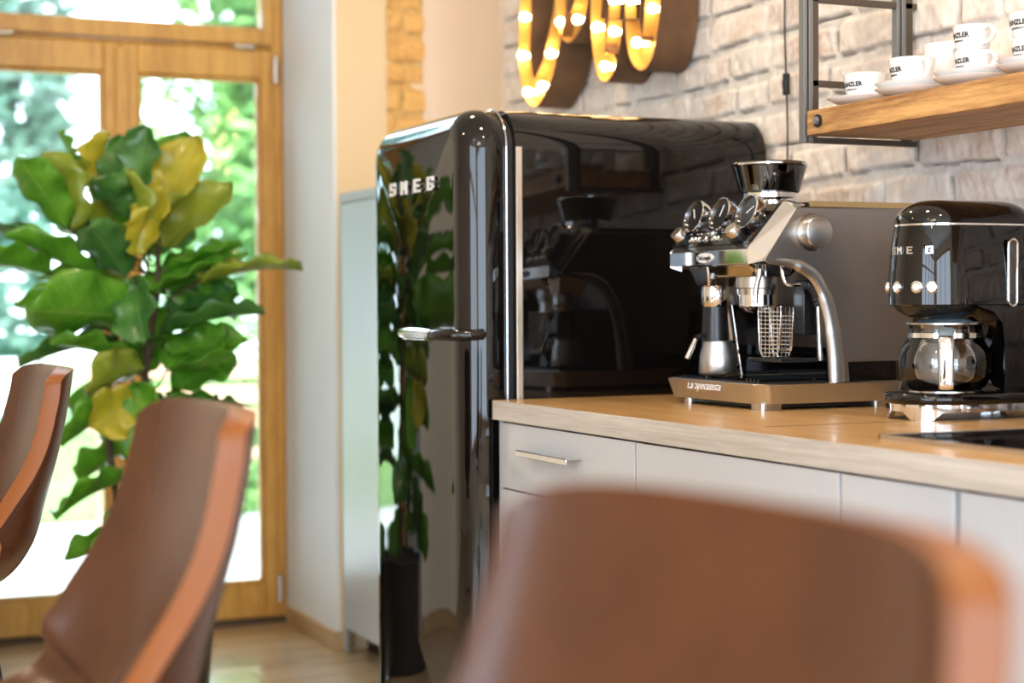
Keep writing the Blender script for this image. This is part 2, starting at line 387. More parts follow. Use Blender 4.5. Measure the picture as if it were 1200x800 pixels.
# brick relief surfaces: a height field of uneven whitewashed bricks
def brick_field(us, vs, seed):
    rng = random.Random(seed); U, V = np.meshgrid(us, vs, indexing='ij'); H = np.zeros_like(U); BR = np.zeros_like(U); TN = np.zeros_like(U); CK = np.zeros_like(U)
    r2 = np.random.RandomState(seed)
    def fnoise(sc, amp):
        out = np.zeros_like(U)
        for k in range(7):
            a = r2.uniform(0, 2 * PI); f = sc * r2.uniform(.5, 1.6); out += np.sin((U * math.cos(a) + V * math.sin(a)) * f + r2.uniform(0, 6.28))
        return out * amp / 2.6
    wob = fnoise(9, .005); wob2 = fnoise(40, .0018); wu = fnoise(18, .004)
    Vv = V + wob + wob2; Uu = U + wu + fnoise(60, .0025)
    z = vs[0] - .1; umin, umax = us[0] - .3, us[-1] + .3
    while z < vs[-1] + .1:
        h = rng.uniform(.060, .078); u = umin - rng.uniform(0, .2)
        g0 = rng.uniform(.010, .020)
        while u < umax:
            wd = rng.choice([.22, .24, .25, .20, .12, .11, .17]) * rng.uniform(.92, 1.08)
            hh = h * rng.uniform(.9, 1.03); dz = rng.uniform(-.003, .003)
            du = np.minimum(Uu - u, u + wd - Uu); dv = np.minimum(Vv - (z + dz), z + dz + hh - Vv)
            rad = .012; d = np.where((du < rad) & (dv < rad), rad - np.hypot(np.clip(rad - du, 0, None), np.clip(rad - dv, 0, None)), np.minimum(du, dv))
            m = d > -.004
            s = np.clip((d + .001) / .007, 0, 1); s = s * s * (3 - 2 * s)
            dep = rng.uniform(.004, .009)
            H = np.where(m, np.maximum(H, s * dep), H); BR = np.where(m, np.maximum(BR, s), BR); TN = np.where(d > -.002, rng.random(), TN)
            # open cracks along the lower and one side edge
            if rng.random() < .75:
                side = np.minimum(np.abs(Vv - (z + dz) + .001), 1.) ; ck = np.where(m & (side < .0055) & (du > .01), 1 - side / .0055, 0); CK = np.maximum(CK, ck * rng.uniform(.6, 1.))
            if rng.random() < .6:
                side = np.abs(Uu - u + .001); ck = np.where(m & (side < .0055) & (dv > .008), 1 - side / .0055, 0); CK = np.maximum(CK, ck * rng.uniform(.6, 1.))
            u += wd + rng.uniform(.007, .014)
        z += h + g0
    H += fnoise(90, .0012) + fnoise(200, .0009) * BR + fnoise(30, .0018)
    brk = np.clip(fnoise(26, 1.0) + fnoise(70, .6), -1, 1)
    CK *= np.clip(.75 + brk, 0, 1.0)
    H -= CK * .005
    return U, V, H, BR, TN, CK
def brick_mesh(name, us, vs, seed, place, m='brick_wall'):
    U, V, H, BR, TN, CK = brick_field(us, vs, seed); nu, nv = U.shape
    co = place(U, V, H).reshape(-1, 3); idx = np.arange(nu * nv).reshape(nu, nv)
    f = np.stack([idx[:-1, :-1], idx[1:, :-1], idx[1:, 1:], idx[:-1, 1:]], -1).reshape(-1, 4)
    me = bpy.data.meshes.new(name); me.vertices.add(len(co)); me.vertices.foreach_set('co', co.astype(np.float32).ravel())
    me.loops.add(f.size); me.loops.foreach_set('vertex_index', f.astype(np.int32).ravel())
    me.polygons.add(len(f)); me.polygons.foreach_set('loop_start', np.arange(0, f.size, 4, dtype=np.int32)); me.update(calc_edges=True); me.validate()
    me.polygons.foreach_set('use_smooth', [True] * len(me.polygons))
    for nm, A in (('brick', BR), ('tone', TN), ('crack', CK)):
        at = me.attributes.new(nm, 'FLOAT', 'POINT'); at.data.foreach_set('value', A.astype(np.float32).ravel())
    me.materials.append(MATS[m]); o = bpy.data.objects.new(name, me); COL.objects.link(o); return o
us = np.concatenate([np.arange(-3.2, 1.6, .03), np.arange(1.6, 4.86, .0045)])
vs = np.concatenate([np.arange(0, .88, .04), np.arange(.88, 2.1, .0045), np.arange(2.1, 2.96, .03)])
struct(brick_mesh('wall_right', us, vs, 5, lambda U, V, H: np.stack([WX - H, U, V], -1)))
struct(obj('wall_right_core', B(WX + .02, 2.4, -3.2, 6.0, 0, 2.95), 'plaster_cream'))
# rounded plaster corner between the brick wall and the front wall
poly = [(WX + .005, 4.86)] + [(WX - .012 + .0 * k, 4.86) for k in range(1)]
for k in range(13):
    a = PI / 2 * k / 12; poly.append((2.05 + .112 * math.cos(a) ** .8 if k < 12 else 2.05, 4.87 + .375 * math.sin(a)))
poly += [(WX + .005, 5.245)]
struct(obj('wall_corner', PR(poly, 'z', 0, 2.95), 'plaster_sand', smooth=True))
# strip of exposed brick in the plaster of the front wall, and a wider panel further left
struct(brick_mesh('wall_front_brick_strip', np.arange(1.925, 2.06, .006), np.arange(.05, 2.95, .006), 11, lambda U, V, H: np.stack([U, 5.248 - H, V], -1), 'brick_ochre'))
struct(brick_mesh('wall_front_brick_panel', np.arange(-2.3, -.9, .02), np.arange(.55, 2.6, .02), 12, lambda U, V, H: np.stack([U, 5.246 - H, V], -1)))
struct(obj('baseboard_right', B(OX1 - .018, OX1 - .002, 5.235, 5.76, 0, .06), 'skirting_wood', bevel=.003))
struct(obj('baseboard_pier', B(OX1 - .002, 1.80, 5.235, 5.25, 0, .06), 'skirting_wood', bevel=.003))
struct(obj('baseboard_front', B(-3.0, OX0, 5.235, 5.25, 0, .06), 'skirting_wood', bevel=.003))

# side window behind the camera (lights the room)
wn = struct(empty('window_2', (-3.1, -.9, .3)))
bm = bmesh.new()
for y in (-1.76, -.88, 0, .88, 1.76): box(bm, -.04, .04, y - .04, y + .04, 0, 2.3)
box(bm, -.04, .04, -1.8, 1.8, 0, .08); box(bm, -.04, .04, -1.8, 1.8, 2.22, 2.3); box(bm, -.035, .035, -1.8, 1.8, 1.68, 1.74)
obj('window_frame', bm, 'window_wood', wn)
wn = struct(empty('added_window_3', (-.6, -3.25, .4)))  # added back-wall opening, out of view, put in to brighten the room
bm = bmesh.new()
for x in (-1.96, -.65, .65, 1.96): box(bm, x - .04, x + .04, -.04, .04, 0, 2.2)
box(bm, -2, 2, -.04, .04, 0, .08); box(bm, -2, 2, -.04, .04, 2.12, 2.2)
obj('window_frame', bm, 'window_wood', wn)

# ------------------------------------------------------------------ french door with transom in the far opening
YD = 5.80
d = struct(empty('door_1', (0, YD, 0)))
def fr(name, parts, y0, y1, parent, m='window_wood', bev=.006):
    bm = bmesh.new()
    for (x0, x1, z0, z1) in parts: box(bm, x0, x1, y0, y1, z0, z1)
    return obj(name, bm, m, parent, bevel=bev)
XM = 1.180
zt = 2.01
fr('door_frame', [(OX0, OX0 + .035, 0, zt), (OX1 - .04, OX1, 0, 2.9), (OX0, OX0 + .035, zt, 2.9), (OX0, OX1, 2.0, 2.012)], .012, .09, d)
for nm, x0, x1, px0, px1 in (('leaf_left', OX0 + .03, XM - .002, .70, 1.123), ('leaf_right', XM + .002, OX1 - .035, 1.237, 1.664)):
    lf = fr('door_leaf', [(x0, px0, .02, 1.998), (px1, x1, .02, 1.998), (px0, px1, .02, .14), (px0, px1, 1.898, 1.998)], 0, .07, d)
    g = .012
    fr('glazing_bead', [(px0, px0 + g, .14, 1.898), (px1 - g, px1, .14, 1.898), (px0 + g, px1 - g, .14, .14 + g), (px0 + g, px1 - g, 1.898 - g, 1.898)], .012, .05, lf, bev=.003)
    obj('glass_pane', B(px0 + .005, px1 - .005, .03, .036, .145, 1.893), 'window_glass', lf)
fr('cover_strip', [(XM - .022, XM + .022, .05, 1.985)], -.014, -.001, d, bev=.006)
fr('threshold', [(OX0 + .02, OX1 - .01, 0, .02)], -.01, .09, d, 'bark', .002)
tr = fr('transom_sash', [(OX0 + .03, .70, 2.015, 2.85), (1.672, OX1 - .035, 2.015, 2.85), (.70, 1.672, 2.015, 2.075), (.70, 1.672, 2.78, 2.85)], 0, .07, d)
obj('glass_pane', B(.70, 1.672, .03, .036, 2.07, 2.785), 'window_glass', tr)
for hx in (.79, 1.60):
    bm = bmesh.new(); tube(bm, [(hx - .035, -.012, 2.006), (hx + .035, -.012, 2.006)], .008, 12); box(bm, hx - .012, hx + .012, -.012, 0, 1.998, 2.014)
    obj('window_catch', bm, 'chrome', d, smooth=True)
for z in (1.93, .12):
    bm = bmesh.new(); tube(bm, [(OX1 - .032, -.010, z - .045), (OX1 - .032, -.010, z + .045)], .009, 12)
    obj('hinge', bm, 'steel', d, smooth=True)

# ------------------------------------------------------------------ outside: terrace, lawn, bench, trees
struct(obj('terrace', B(-4, 6, 5.9, 9.5, -.22, -.08), 'terrace_stone'))
struct(obj('lawn', B(-25, 30, 9.5, 40, -.3, -.12), 'grass'))
def bench(loc):
    t = empty('garden_bench', loc)
    tag(t, 'weathered wooden slatted garden bench on the terrace outside the glass door', 'bench')
    bm = bmesh.new()
    for k in range(4): box(bm, -.75, .75, .02 + k * .11, .11 + k * .11, .42, .45)
    obj('seat', bm, 'bench_wood', t, bevel=.004)
    bm = bmesh.new()
    for k in range(3): box(bm, -.75, .75, .46, .485, .55 + k * .13, .64 + k * .13)
    obj('backrest', bm, 'bench_wood', t, bevel=.004)
    for sx in (-.68, .68):
        for y in (.06, .44):
            obj('leg', B(sx - .03, sx + .03, y - .03, y + .03, 0, .42 if y < .2 else .93), 'bench_wood', t, bevel=.004)
bench((2.35, 8.3, -.08))
gw = tag(obj('garden_wall', B(-6, 2.0, 13.0, 13.2, -.14, .72), 'outside_wall', bevel=.01), 'low white garden wall beyond the terrace, seen left of the plant', 'wall')
def foliage(n, rad, c, m, leaf, parent, flat=1.0, seed=1):
    rng = random.Random(seed); bm = bmesh.new()
    blobs = [(Vector((rng.uniform(-.6, .6) * rad[0], rng.uniform(-.6, .6) * rad[1], rng.uniform(-.75, .75) * rad[2])), rng.uniform(.30, .55)) for _ in range(26)]
    for i in range(n):
        b, br = rng.choice(blobs)
        dv = Vector((rng.gauss(0, 1), rng.gauss(0, 1), rng.gauss(0, 1))).normalized() * rng.uniform(.6, 1) ** .5
        p = Vector(c) + b + Vector((dv.x * rad[0], dv.y * rad[1], dv.z * rad[2])) * br
        s = leaf * rng.uniform(.6, 1.4); a = Vector((rng.gauss(0, 1), rng.gauss(0, 1), rng.gauss(0, .6))).normalized(); u = a.orthogonal().normalized()
        q = [p - a * s, p + u * s * .5, p + a * s, p - u * s * .5]
        bm.faces.new([bm.verts.new(x) for x in q])
    return obj('foliage', bm, m, parent)
def tree(x, y, h, rad, m, n, leaf, seed, label, low=False):
    t = empty('garden_tree', (x, y, -.14)); tag(t, label, 'tree', None)
    rng = random.Random(seed); zc = h - rad[2] * .9
    bm = bmesh.new(); tube(bm, spline([(0, 0, 0), (.1, .05, zc * .5), (-.05, .1, zc)], 4), [.14 - .008 * i for i in range(9)], 10)
    for k in range(5):
        a = k * 1.26 + seed; tube(bm, spline([(0, .05, zc * .6), (math.cos(a) * rad[0] * .4, math.sin(a) * rad[1] * .4, zc), (math.cos(a) * rad[0] * .7, math.sin(a) * rad[1] * .7, zc + rad[2] * .4)], 3), .03, 6)
    obj('trunk', bm, 'tree_bark', t, smooth=True)
    foliage(n, rad, (0, 0, zc), m, leaf, t, seed=seed)
tree(.6, 17, 6.2, (2.6, 2, 3.4), 'foliage_cool', 16000, .14, 3, 'cool green leafy tree seen through the left door pane')
tree(5.4, 16, 6.8, (2.4, 2, 3.6), 'foliage_bright', 13000, .12, 4, 'bright green sunlit tree seen through the right door pane')
tree(9.5, 23, 8.5, (3.6, 2.5, 4.6), 'foliage_deep', 12000, .18, 5, 'deep green tree standing furthest back on the right of the garden')
tree(-6.0, 21, 7.5, (3.6, 2.5, 4.2), 'foliage_cool', 9000, .18, 6, 'tall tree at the far left of the garden behind the white wall')
def shrub(x, y, rad, m, n, leaf, seed, label):
    t = empty('garden_shrub', (x, y, -.13)); tag(t, label, 'shrub')
    foliage(n, rad, (0, 0, rad[2]), m, leaf, t, seed=seed)
    bm = bmesh.new()
    for k in range(6):
        a = k * 1.05; tube(bm, spline([(0, 0, 0), (math.cos(a) * rad[0] * .3, math.sin(a) * rad[1] * .3, rad[2]), (math.cos(a) * rad[0] * .5, math.sin(a) * rad[1] * .5, rad[2] * 1.6)], 3), .012, 6)
    obj('stem', bm, 'tree_bark', t, smooth=True)
shrub(2.55, 9.8, (.5, .4, .62), 'foliage_bright', 1800, .04, 8, 'light green garden shrub low behind the right door pane')
shrub(.9, 9.9, (.7, .4, .6), 'foliage_deep', 2200, .045, 9, 'dark green garden shrub beyond the terrace, left pane')
shrub(5.2, 12.2, (1.4, .8, 1.0), 'foliage_cool', 3000, .08, 10, 'wide bluish shrub at the right edge of the lawn')

# ------------------------------------------------------------------ tall grey cabinet behind the fridge
t = empty('tall_cabinet', (1.755, 5.225, 0)); tag(t, 'tall matt grey cabinet with a recessed plinth, standing behind the black fridge', 'cabinet')
bm = bmesh.new(); box(bm, .012, .40, -1.24, 0, .075, 1.455)
obj('body', bm, 'grey_frame', t, bevel=.002)
bm = bmesh.new(); box(bm, 0, .012, -1.25, 0, 1.437, 1.467); box(bm, 0, .012, -.022, 0, .0, 1.437); box(bm, 0.012, .40, -1.25, 0, 1.455, 1.467)
obj('frame', bm, 'grey_frame', t, bevel=.002)
for y0, y1 in ((-.63, -.026), (-1.245, -.634)):
    dd = obj('door', B(-.004, .011, y0, y1, .078, 1.432), 'grey_lacquer', t, bevel=.002)
obj('plinth', B(.07, .38, -1.24, -.03, 0, .075), 'satin_black', t)

# ------------------------------------------------------------------ refrigerator
t = empty('refrigerator', (1.80, 3.63, 0)); tag(t, 'large glossy black retro refrigerator with rounded door and chrome lever handle', 'refrigerator')
FX = lambda x: x - 1.80
y0, y1, zt_ = -.30, .30, 1.532
def ring(x, ins, r=.085, z0=.10):
    return [(x, y, z) for y, z in rrect(y0 + ins, y1 - ins, z0 + ins, zt_ - ins, max(r - ins, .004), 12, rb=max(.03 - ins * .4, .003))]
bm = bmesh.new()
rings = [ring(FX(1.512), .0)] + [ring(FX(1.515 + .625 * k / 6), .0) for k in range(7)] + [ring(FX(2.146), .008)]
loft(bm, rings); obj('body', bm, 'gloss_black', t, smooth=True, angle=30)
bm = bmesh.new(); loft(bm, [ring(FX(1.488), .016), ring(FX(1.513), .016)]); obj('gasket', bm, 'rubber', t, smooth=True)
# door with generous fillet and a slightly convex front
bm = bmesh.new(); rings = []
Rf = .062; xb = FX(1.49); xf = FX(1.393)
rings.append(ring(xb, .004)); rings.append(ring(xb - .004, 0))
for k in range(0, 13):
    a = PI / 2 * k / 12; rings.append(ring(xf + Rf * (1 - math.sin(a)), Rf * (1 - math.cos(a)), .088))
base = rings[-1]; cy, cz = 0, (.1 + zt_) / 2
for s_ in (.92, .8, .62, .4, .2):
    rings.append([(xf - .016 * (1 - ((y * s_) / .24) ** 2) * (1 if s_ < .9 else .6), y * s_, cz + (z - cz) * (1 - (1 - s_) * .35)) for x, y, z in base])
rings = rings[:15] + []
loft(bm, rings, cap1=False)
# bulged grid front
outer = rings[-1]
def bx(y, z):
    uy = min(1, abs(y) / .238); uz = min(1, abs(z - cz) / .654); return xf - .013 * (1 - uy ** 2.5) * (1 - uz ** 8)
prev = [v for v in bm.verts][-len(outer):]
lay = prev
for s_ in (.96, .9, .8, .65, .5, .35, .2, .08):
    cur = []
    for x, y, z in outer:
        hz = .654 - (1 - s_) * .238 * 1.0; yy = y * s_; zz = cz + (z - cz) / .654 * hz if abs(z - cz) > 0 else z
        cur.append(bm.verts.new((bx(yy, zz), yy, zz)))
    n = len(cur)
    for k in range(n): bm.faces.new((lay[k], lay[(k + 1) % n], cur[(k + 1) % n], cur[k]))
    lay = cur
bm.faces.new(lay)
door = obj('door', bm, 'gloss_black', t, smooth=True, angle=50)
# chrome trim line around the back of the door and aluminium strip on the body's front edge
bm = bmesh.new(); pts = [(FX(1.490), y, z) for y, z in rrect(y0 - .001, y1 + .001, .1, zt_ + .001, .086, 12, rb=.03)]
tube(bm, pts, .0014, 8, closed=True); obj('door_trim', bm, 'chrome', t, smooth=True)
obj('edge_strip', B(FX(1.5120), FX(1.526), y0 - .0035, y0 - .0005, .16, 1.448), 'aluminium', t, bevel=.001)
# letters across the door
for ch, yy in (('S', 3.738), ('M', 3.665), ('E', 3.584), ('G', 3.507)):
    bm = block_letter(ch, .036, .030, .004)
    yy -= .015; lx = bx(yy - 3.63, 1.377) - .0035
    bm.transform(frameM((lx + .0, yy - 3.63, 1.377), (0, -1, 0), (0, 0, 1)))
    o = obj('logo_letter', bm, 'print_white', t); o['label'] = 'pale letter ' + ch
# lever handle: chrome bar standing off the door front, hinged in a black bracket at the edge
zh = 1.047
bm = bmesh.new()
sec = [(0, .012), (.3, .014), (.75, .014), (.95, .011), (1, .005)]
P0 = Vector((FX(1.352), y0 + .085, zh)); P1 = Vector((FX(1.340), y0 + .245, zh + .003))
rings = []
for s_, hw in sec:
    c = P0.lerp(P1, s_); th = .010 if s_ < .96 else .004
    rings.append([(c.x + th * math.cos(a) * (1 if math.cos(a) < 0 else .7), c.y, c.z + hw * math.sin(a)) for a in [2 * PI * k / 16 for k in range(16)]])
loft(bm, rings); hd = obj('handle', bm, 'chrome', t, smooth=True)
bm = bmesh.new()
for k in range(5): tube(bm, [(FX(1.335) - .0005, y0 + .085, zh - .010 + k * .005), (FX(1.328), y0 + .20, zh - .010 + k * .005)], .0012, 6)
obj('handle_rib', bm, 'chrome', hd)
bm = bmesh.new(); tube(bm, spline([(FX(1.352), y0 + .10, zh), (FX(1.354), y0 + .06, zh), (FX(1.372), y0 + .020, zh), (FX(1.405), y0 + .004, zh), (FX(1.44), y0 + .002, zh + .002)], 5), [.0105] * 20 + [.006], 14)
bmesh.ops.scale(bm, vec=(1, 1, 1.15), verts=bm.verts, space=Matrix.Translation((0, 0, -zh)))
obj('handle_bracket', bm, 'gloss_black', t, smooth=True)
for x in (FX(1.56), FX(2.08)):
    for y in (-.24, .24):
        obj('foot', L([(.0, 0), (.022, 0), (.022, .012), (.012, .016), (.012, .105), (0, .105)], (x, y, 0), 16), 'black_plastic', t)
obj('base_grille', B(FX(1.52), FX(2.1), -.285, .285, .03, .102), 'black_plastic', t)

# ------------------------------------------------------------------ worktop, base cabinets, hob
bm = bmesh.new(); box(bm, 1.447, 2.158, .4, 3.313, CT - .041, CT)
wt = obj('worktop', bm, ['counter_wood', 'counter_edge'], None)
for p in wt.data.polygons:
    if p.normal.x < -.5: p.material_index = 1
b_ = wt.modifiers.new('bevel', 'BEVEL'); b_.width = .0012; b_.segments = 2
tag(wt, 'continuous oak-look kitchen worktop with a pale grey front edge', 'worktop')
joint = obj('joint_line', B(1.52, 2.15, 2.375, 2.3765, CT - .0005, CT + .0004), 'coffee_dark', wt)
def cab_handle(par, y, z, x0=-.012):
    bm = bmesh.new(); box(bm, x0 - .034, x0 - .030, y - .115, y + .115, z - .010, z + .002); box(bm, x0 - .034, x0 - .001, y - .115, y + .115, z - .0005, z + .002)
    return obj('handle', bm, 'chrome', par, bevel=.0008)
def cabinet(y0, y1, fronts, label, name='base_cabinet', hm=True, group='base cabinets under the worktop', cat='cabinet'):
    t = empty(name, (1.465, (y0 + y1) / 2, 0)); tag(t, label, cat, group); h = (y1 - y0) / 2
    bm = bmesh.new(); box(bm, .006, .67, -h, -h + .016, .1, .866); box(bm, .006, .67, h - .016, h, .1, .866)
    box(bm, .65, .67, -h, h, .1, .866); box(bm, .006, .67, -h, h, .1, .116); box(bm, .006, .67, -h, h, .85, .866)
    obj('body', bm, 'grey_lacquer', t)
    for z0, z1, kind in fronts:
        f = obj(kind, B(-.012, .006, -h + .0015, h - .0015, z0, z1), 'front_lacquer', t, bevel=.001)
        if kind == 'drawer': cab_handle(f, .03, z1 - .048)
    obj('plinth', B(.05, .07, -h, h, 0, .1), 'satin_black', t); return t
cabinet(2.692, 3.287, [(.729, .865, 'drawer'), (.42, .726, 'drawer'), (.11, .417, 'drawer')], 'grey base cabinet with a top drawer and chrome handle, next to the fridge')
obj_sp = tag(obj('side_panel', B(1.462, 2.13, 3.289, 3.311, 0, .868), 'grey_frame', bevel=.001), 'narrow grey end panel under the worktop end beside the fridge', 'panel')
cabinet(2.068, 2.689, [(.11, .865, 'door')], 'wide glossy base cabinet front below the espresso machine')
cabinet(1.81, 2.065, [(.11, .865, 'door')], 'narrow base cabinet with glossy front reflecting light, right of the widest front')
cabinet(1.20, 1.80, [(.11, .865, 'door')], 'glossy base cabinet front under the hob at the right edge')
t = empty('hob', (1.54, 2.092, CT)); tag(t, 'black glass hob with a thin steel rim set on the worktop', 'hob')
obj('glass_plate', B(.003, .50, -.58, -.003, .0005, .006), 'hob_glass', t, bevel=.001)
bm = bmesh.new(); box(bm, 0, .503, -.583, -.58, .0, .0068); box(bm, 0, .503, -.003, 0, .0, .0068); box(bm, 0, .003, -.583, 0, .0, .0068); box(bm, .5, .503, -.583, 0, .0, .0068)
obj('rim', bm, 'steel', t)

# ------------------------------------------------------------------ espresso machine
t = empty('espresso_machine', (1.75, 2.90, CT)); E = t
tag(t, 'stainless steel espresso machine with three round gauges and bean hopper on the worktop', 'espresso machine')
ex = lambda x: x - 1.75
ey = lambda y: y - 2.90
YN, YF = ey(2.72), ey(3.075)
# tray base with chamfered corners: outline grows towards the top
def outline(x0, x1, ya, yb, c):
    return [(x0 + c, ya), (x1 - c * .5, ya), (x1, ya + c * .5), (x1, yb - c * .5), (x1 - c * .5, yb), (x0 + c, yb), (x0, yb - c), (x0, ya + c)]
def rnd(poly, r=.006, n=3):
    out = []; N = len(poly)
    for i in range(N):
        p = Vector(poly[i]); a = (Vector(poly[i - 1]) - p).normalized() * r; b = (Vector(poly[(i + 1) % N]) - p).normalized() * r
        for k in range(n + 1):
            s_ = k / n; out.append(tuple(p + a * (1 - s_) ** 2 + b * s_ ** 2))
    return out
bm = bmesh.new()
lo = rnd(outline(ex(1.738), ex(2.06), YN + .003, YF - .003, .022)); hi = rnd(outline(ex(1.728), ex(2.065), YN - .003, YF + .006, .022))
loft(bm, [[(x, y, .012) for x, y in lo], [(x, y, .0485) for x, y in hi], [(x * .985, y * .985, .050) for x, y in hi]])
tray = obj('drip_tray_base', bm, 'brushed_steel', t, smooth=True, angle=25)
bm = bmesh.new(); prism(bm, [(ey(2.84), .0115), (ey(2.845), .026), (ey(2.855), .029), (ey(2.975), .029), (ey(2.985), .026), (ey(2.985), .0115)], 'x', ex(1.7285), ex(1.75))
for v in bm.verts: v.co.x += (.0485 - v.co.z) * .27
obj('front_recess', bm, 'black_plastic', tray)
obj('underside', B(ex(1.76), ex(2.04), YN + .02, YF - .02, .004, .0125), 'black_plastic', t)
for (a, b, c, d_) in ((1.742, 1.79, 2.728, 2.77), (1.74, 1.765, 2.995, 3.02), (2.0, 2.05, 2.728, 2.77), (2.0, 2.05, 3.01, 3.05)):
    bm = PR(rnd([(ex(a), ey(c)), (ex(b), ey(c)), (ex(b), ey(d_)), (ex(a), ey(d_))], .008), 'z', 0, .0125); obj('foot', bm, 'steel', t, smooth=True)
tx = text_bm('La Specialista', .024, .0006); tx.transform(frameM((ex(1.7285), ey(2.915), .0395), (0, -1, 0), (.22, 0, 1))); obj('script_lettering', tx, 'porcelain', tray)
# drip grille
bm = bmesh.new(); box(bm, ex(1.745), ex(1.93), YN + .022, YF - .015, .049, .0535)
obj('grille_plate', bm, 'satin_black', t)
bm = bmesh.new()
for k in range(22): yy = YN + .030 + k * .0135; box(bm, ex(1.750), ex(1.925), yy, yy + .0045, .0535, .0575)
obj('drip_grille', bm, 'gloss_black', t)
# side panels (dark brushed steel), the S-curved leg runs from the head down to the tray
def side_poly():
    P = [(1.742, .283), (1.812, .377), (1.822, .382), (2.088, .385), (2.094, .380), (2.082, .088), (1.932, .091), (1.936, .050)]
    leg = [(1.893, .050), (1.889, .10), (1.887, .13), (1.880, .175), (1.868, .215), (1.850, .245), (1.825, .262), (1.79, .270), (1.758, .276)]
    return [(ex(a), b) for a, b in P + leg]
for nm, ya, yb in (('near', YN, YN + .010), ('far', YF - .010, YF)):
    bm = PR(side_poly(), 'y', ya, yb)
    obj('side_panel', bm, 'dark_steel', t, bevel=.002, seg=3)
# polished tube edge of the leg
legp = [(1.908, .050), (1.905, .10), (1.899, .14), (1.891, .18), (1.877, .22), (1.856, .252), (1.826, .270), (1.795, .279), (1.765, .284)]
for y in (YN + .002, YF - .002):
    bm = bmesh.new(); tube(bm, spline([(ex(a), y, b) for a, b in legp], 5), [.0165] * 12 + [.0155] * 8 + [.013] * 12 + [.009 - .0008 * i for i in range(9)], 16)
    for v in bm.verts: v.co.y = y + (v.co.y - y) * .62
    obj('curved_leg', bm, 'brushed_steel', t, smooth=True)
# body core between side panels
core = [(1.935, .088), (2.078, .088), (2.088, .378), (1.83, .378), (1.80, .345), (1.80, .30), (1.90, .27)]
bm = PR([(ex(a), b) for a, b in core], 'y', YN + .010, YF - .010); obj('housing', bm, 'dark_steel', t)
bm = PR([(ex(1.93), .050), (ex(1.93), .27), (ex(1.938), .27), (ex(1.938), .050)], 'y', YN + .012, YF - .012); obj('back_plate', bm, 'gloss_black', t)
obj('lower_housing', B(ex(1.94), ex(2.06), YN + .022, YF - .02, .049, .089), 'gloss_black', t)
bm = bmesh.new(); box(bm, ex(1.845), ex(2.085), YN + .004, YF - .004, .380, .3935)
obj('cup_rail', bm, 'satin_black', t, bevel=.003)
obj('top_tray', B(ex(1.845), ex(2.085), YN + .0005, YN + .004, .3835, .3945), 'brass', t)
# head: sloped control panel
hp = [(1.728, .276), (1.728, .305), (1.734, .3125), (1.806, .392), (1.83, .392), (1.84, .38), (1.84, .28)]
bm = PR([(ex(a), b) for a, b in hp], 'y', YN + .028, YF - .030); head = obj('head', bm, 'satin_black', t, bevel=.002)
bm = PR([(ex(a), b) for a, b in [(1.7265, .2765), (1.7265, .304), (1.732, .3045), (1.732, .276)]], 'y', YN + .030, YF - .030); obj('front_strip', bm, 'chrome', head, bevel=.001)
# bevelled chrome cheek between the panel and the side
def cheek(y_out, y_in):
    bm = bmesh.new()
    A = [(ex(a), y_in, b) for a, b in [(1.7265, .275), (1.7265, .3055), (1.806, .3945), (1.83, .3945)]]
    C_ = [(ex(a), y_out, b) for a, b in [(1.745, .281), (1.748, .288), (1.815, .380), (1.835, .386)]]
    va = [bm.verts.new(p) for p in A]; vc = [bm.verts.new(p) for p in C_]
    vi = [bm.verts.new((p[0] + .02, p[1] + (.01 if y_in > y_out else -.01), p[2] - .008)) for p in A]
    for k in range(3): bm.faces.new((va[k], va[k + 1], vc[k + 1], vc[k]))
    for k in range(3): bm.faces.new((va[k], vi[k], vi[k + 1], va[k + 1]))
    return bm
obj('chrome_cheek', cheek(YN - .0005, YN + .030), 'chrome', head)
obj('chrome_cheek', cheek(YF - .022, YF - .032), 'chrome', head)
# panel frame: origin at lower edge, ex = along +y reversed (towards camera right), ey = up the slope
sl = Vector((.072, 0, .0795)).normalized()
def on_panel(y, s_, lift=0):
    nrm = Vector((-sl.z, 0, sl.x))
    return Vector((ex(1.734), y, .3125)) + sl * s_ + nrm * lift
PM = lambda y, s_, lift=0: frameM(on_panel(y, s_, lift), (0, -1, 0), sl)
obj('control_face', (lambda bm: (bm.transform(frameM(on_panel((YN + YF) / 2 + .012, .053), (0, -1, 0), sl)), bm)[1])(B(-.145, .148, -.050, .052, 0, .0015)), 'gloss_black', head)
sl2 = Vector((.034, 0, .094)).normalized()
def GM(y, lift): n2 = Vector((-sl2.z, 0, sl2.x)); return frameM(on_panel(y, .074, .002) + n2 * lift, (0, -1, 0), sl2)
for i, y in enumerate((3.005, 2.905, 2.805)):
    y = ey(y)
    g = L([(.024, 0), (.030, .0), (.034, .008), (.0355, .022), (.0345, .026), (.0325, .026), (.0315, .012), (.031, .004)], n=48, close=True); g.transform(GM(y, .001))
    rg = obj('gauge_ring', g, 'chrome', head, smooth=True, angle=50)
    f = L([(0, 0), (.0312, 0), (.0318, .018), (0, .018)], n=32); f.transform(GM(y, .004)); obj('gauge_dial', f, 'satin_black', rg)
    f = B(-.0010, .0010, -.004, .020, .0, .001); f.transform(GM(y, .0222) @ Matrix.Rotation(.6 - .8 * i, 4, 'Z')); obj('gauge_needle', f, 'print_white', rg)
for y in (3.022, 2.815):
    y = ey(y)
    f = L([(0, 0), (.0165, 0), (.0165, .010), (0, .010)], n=28); f.transform(PM(y, .020, .001)); kb = obj('knob', f, 'satin_black', head, smooth=True)
    f = L([(0, .010), (.0145, .010), (.0150, .024), (.0135, .0265), (0, .0265)], n=28); f.transform(PM(y, .020, .001)); obj('knob_cap', f, 'steel', kb, smooth=True)
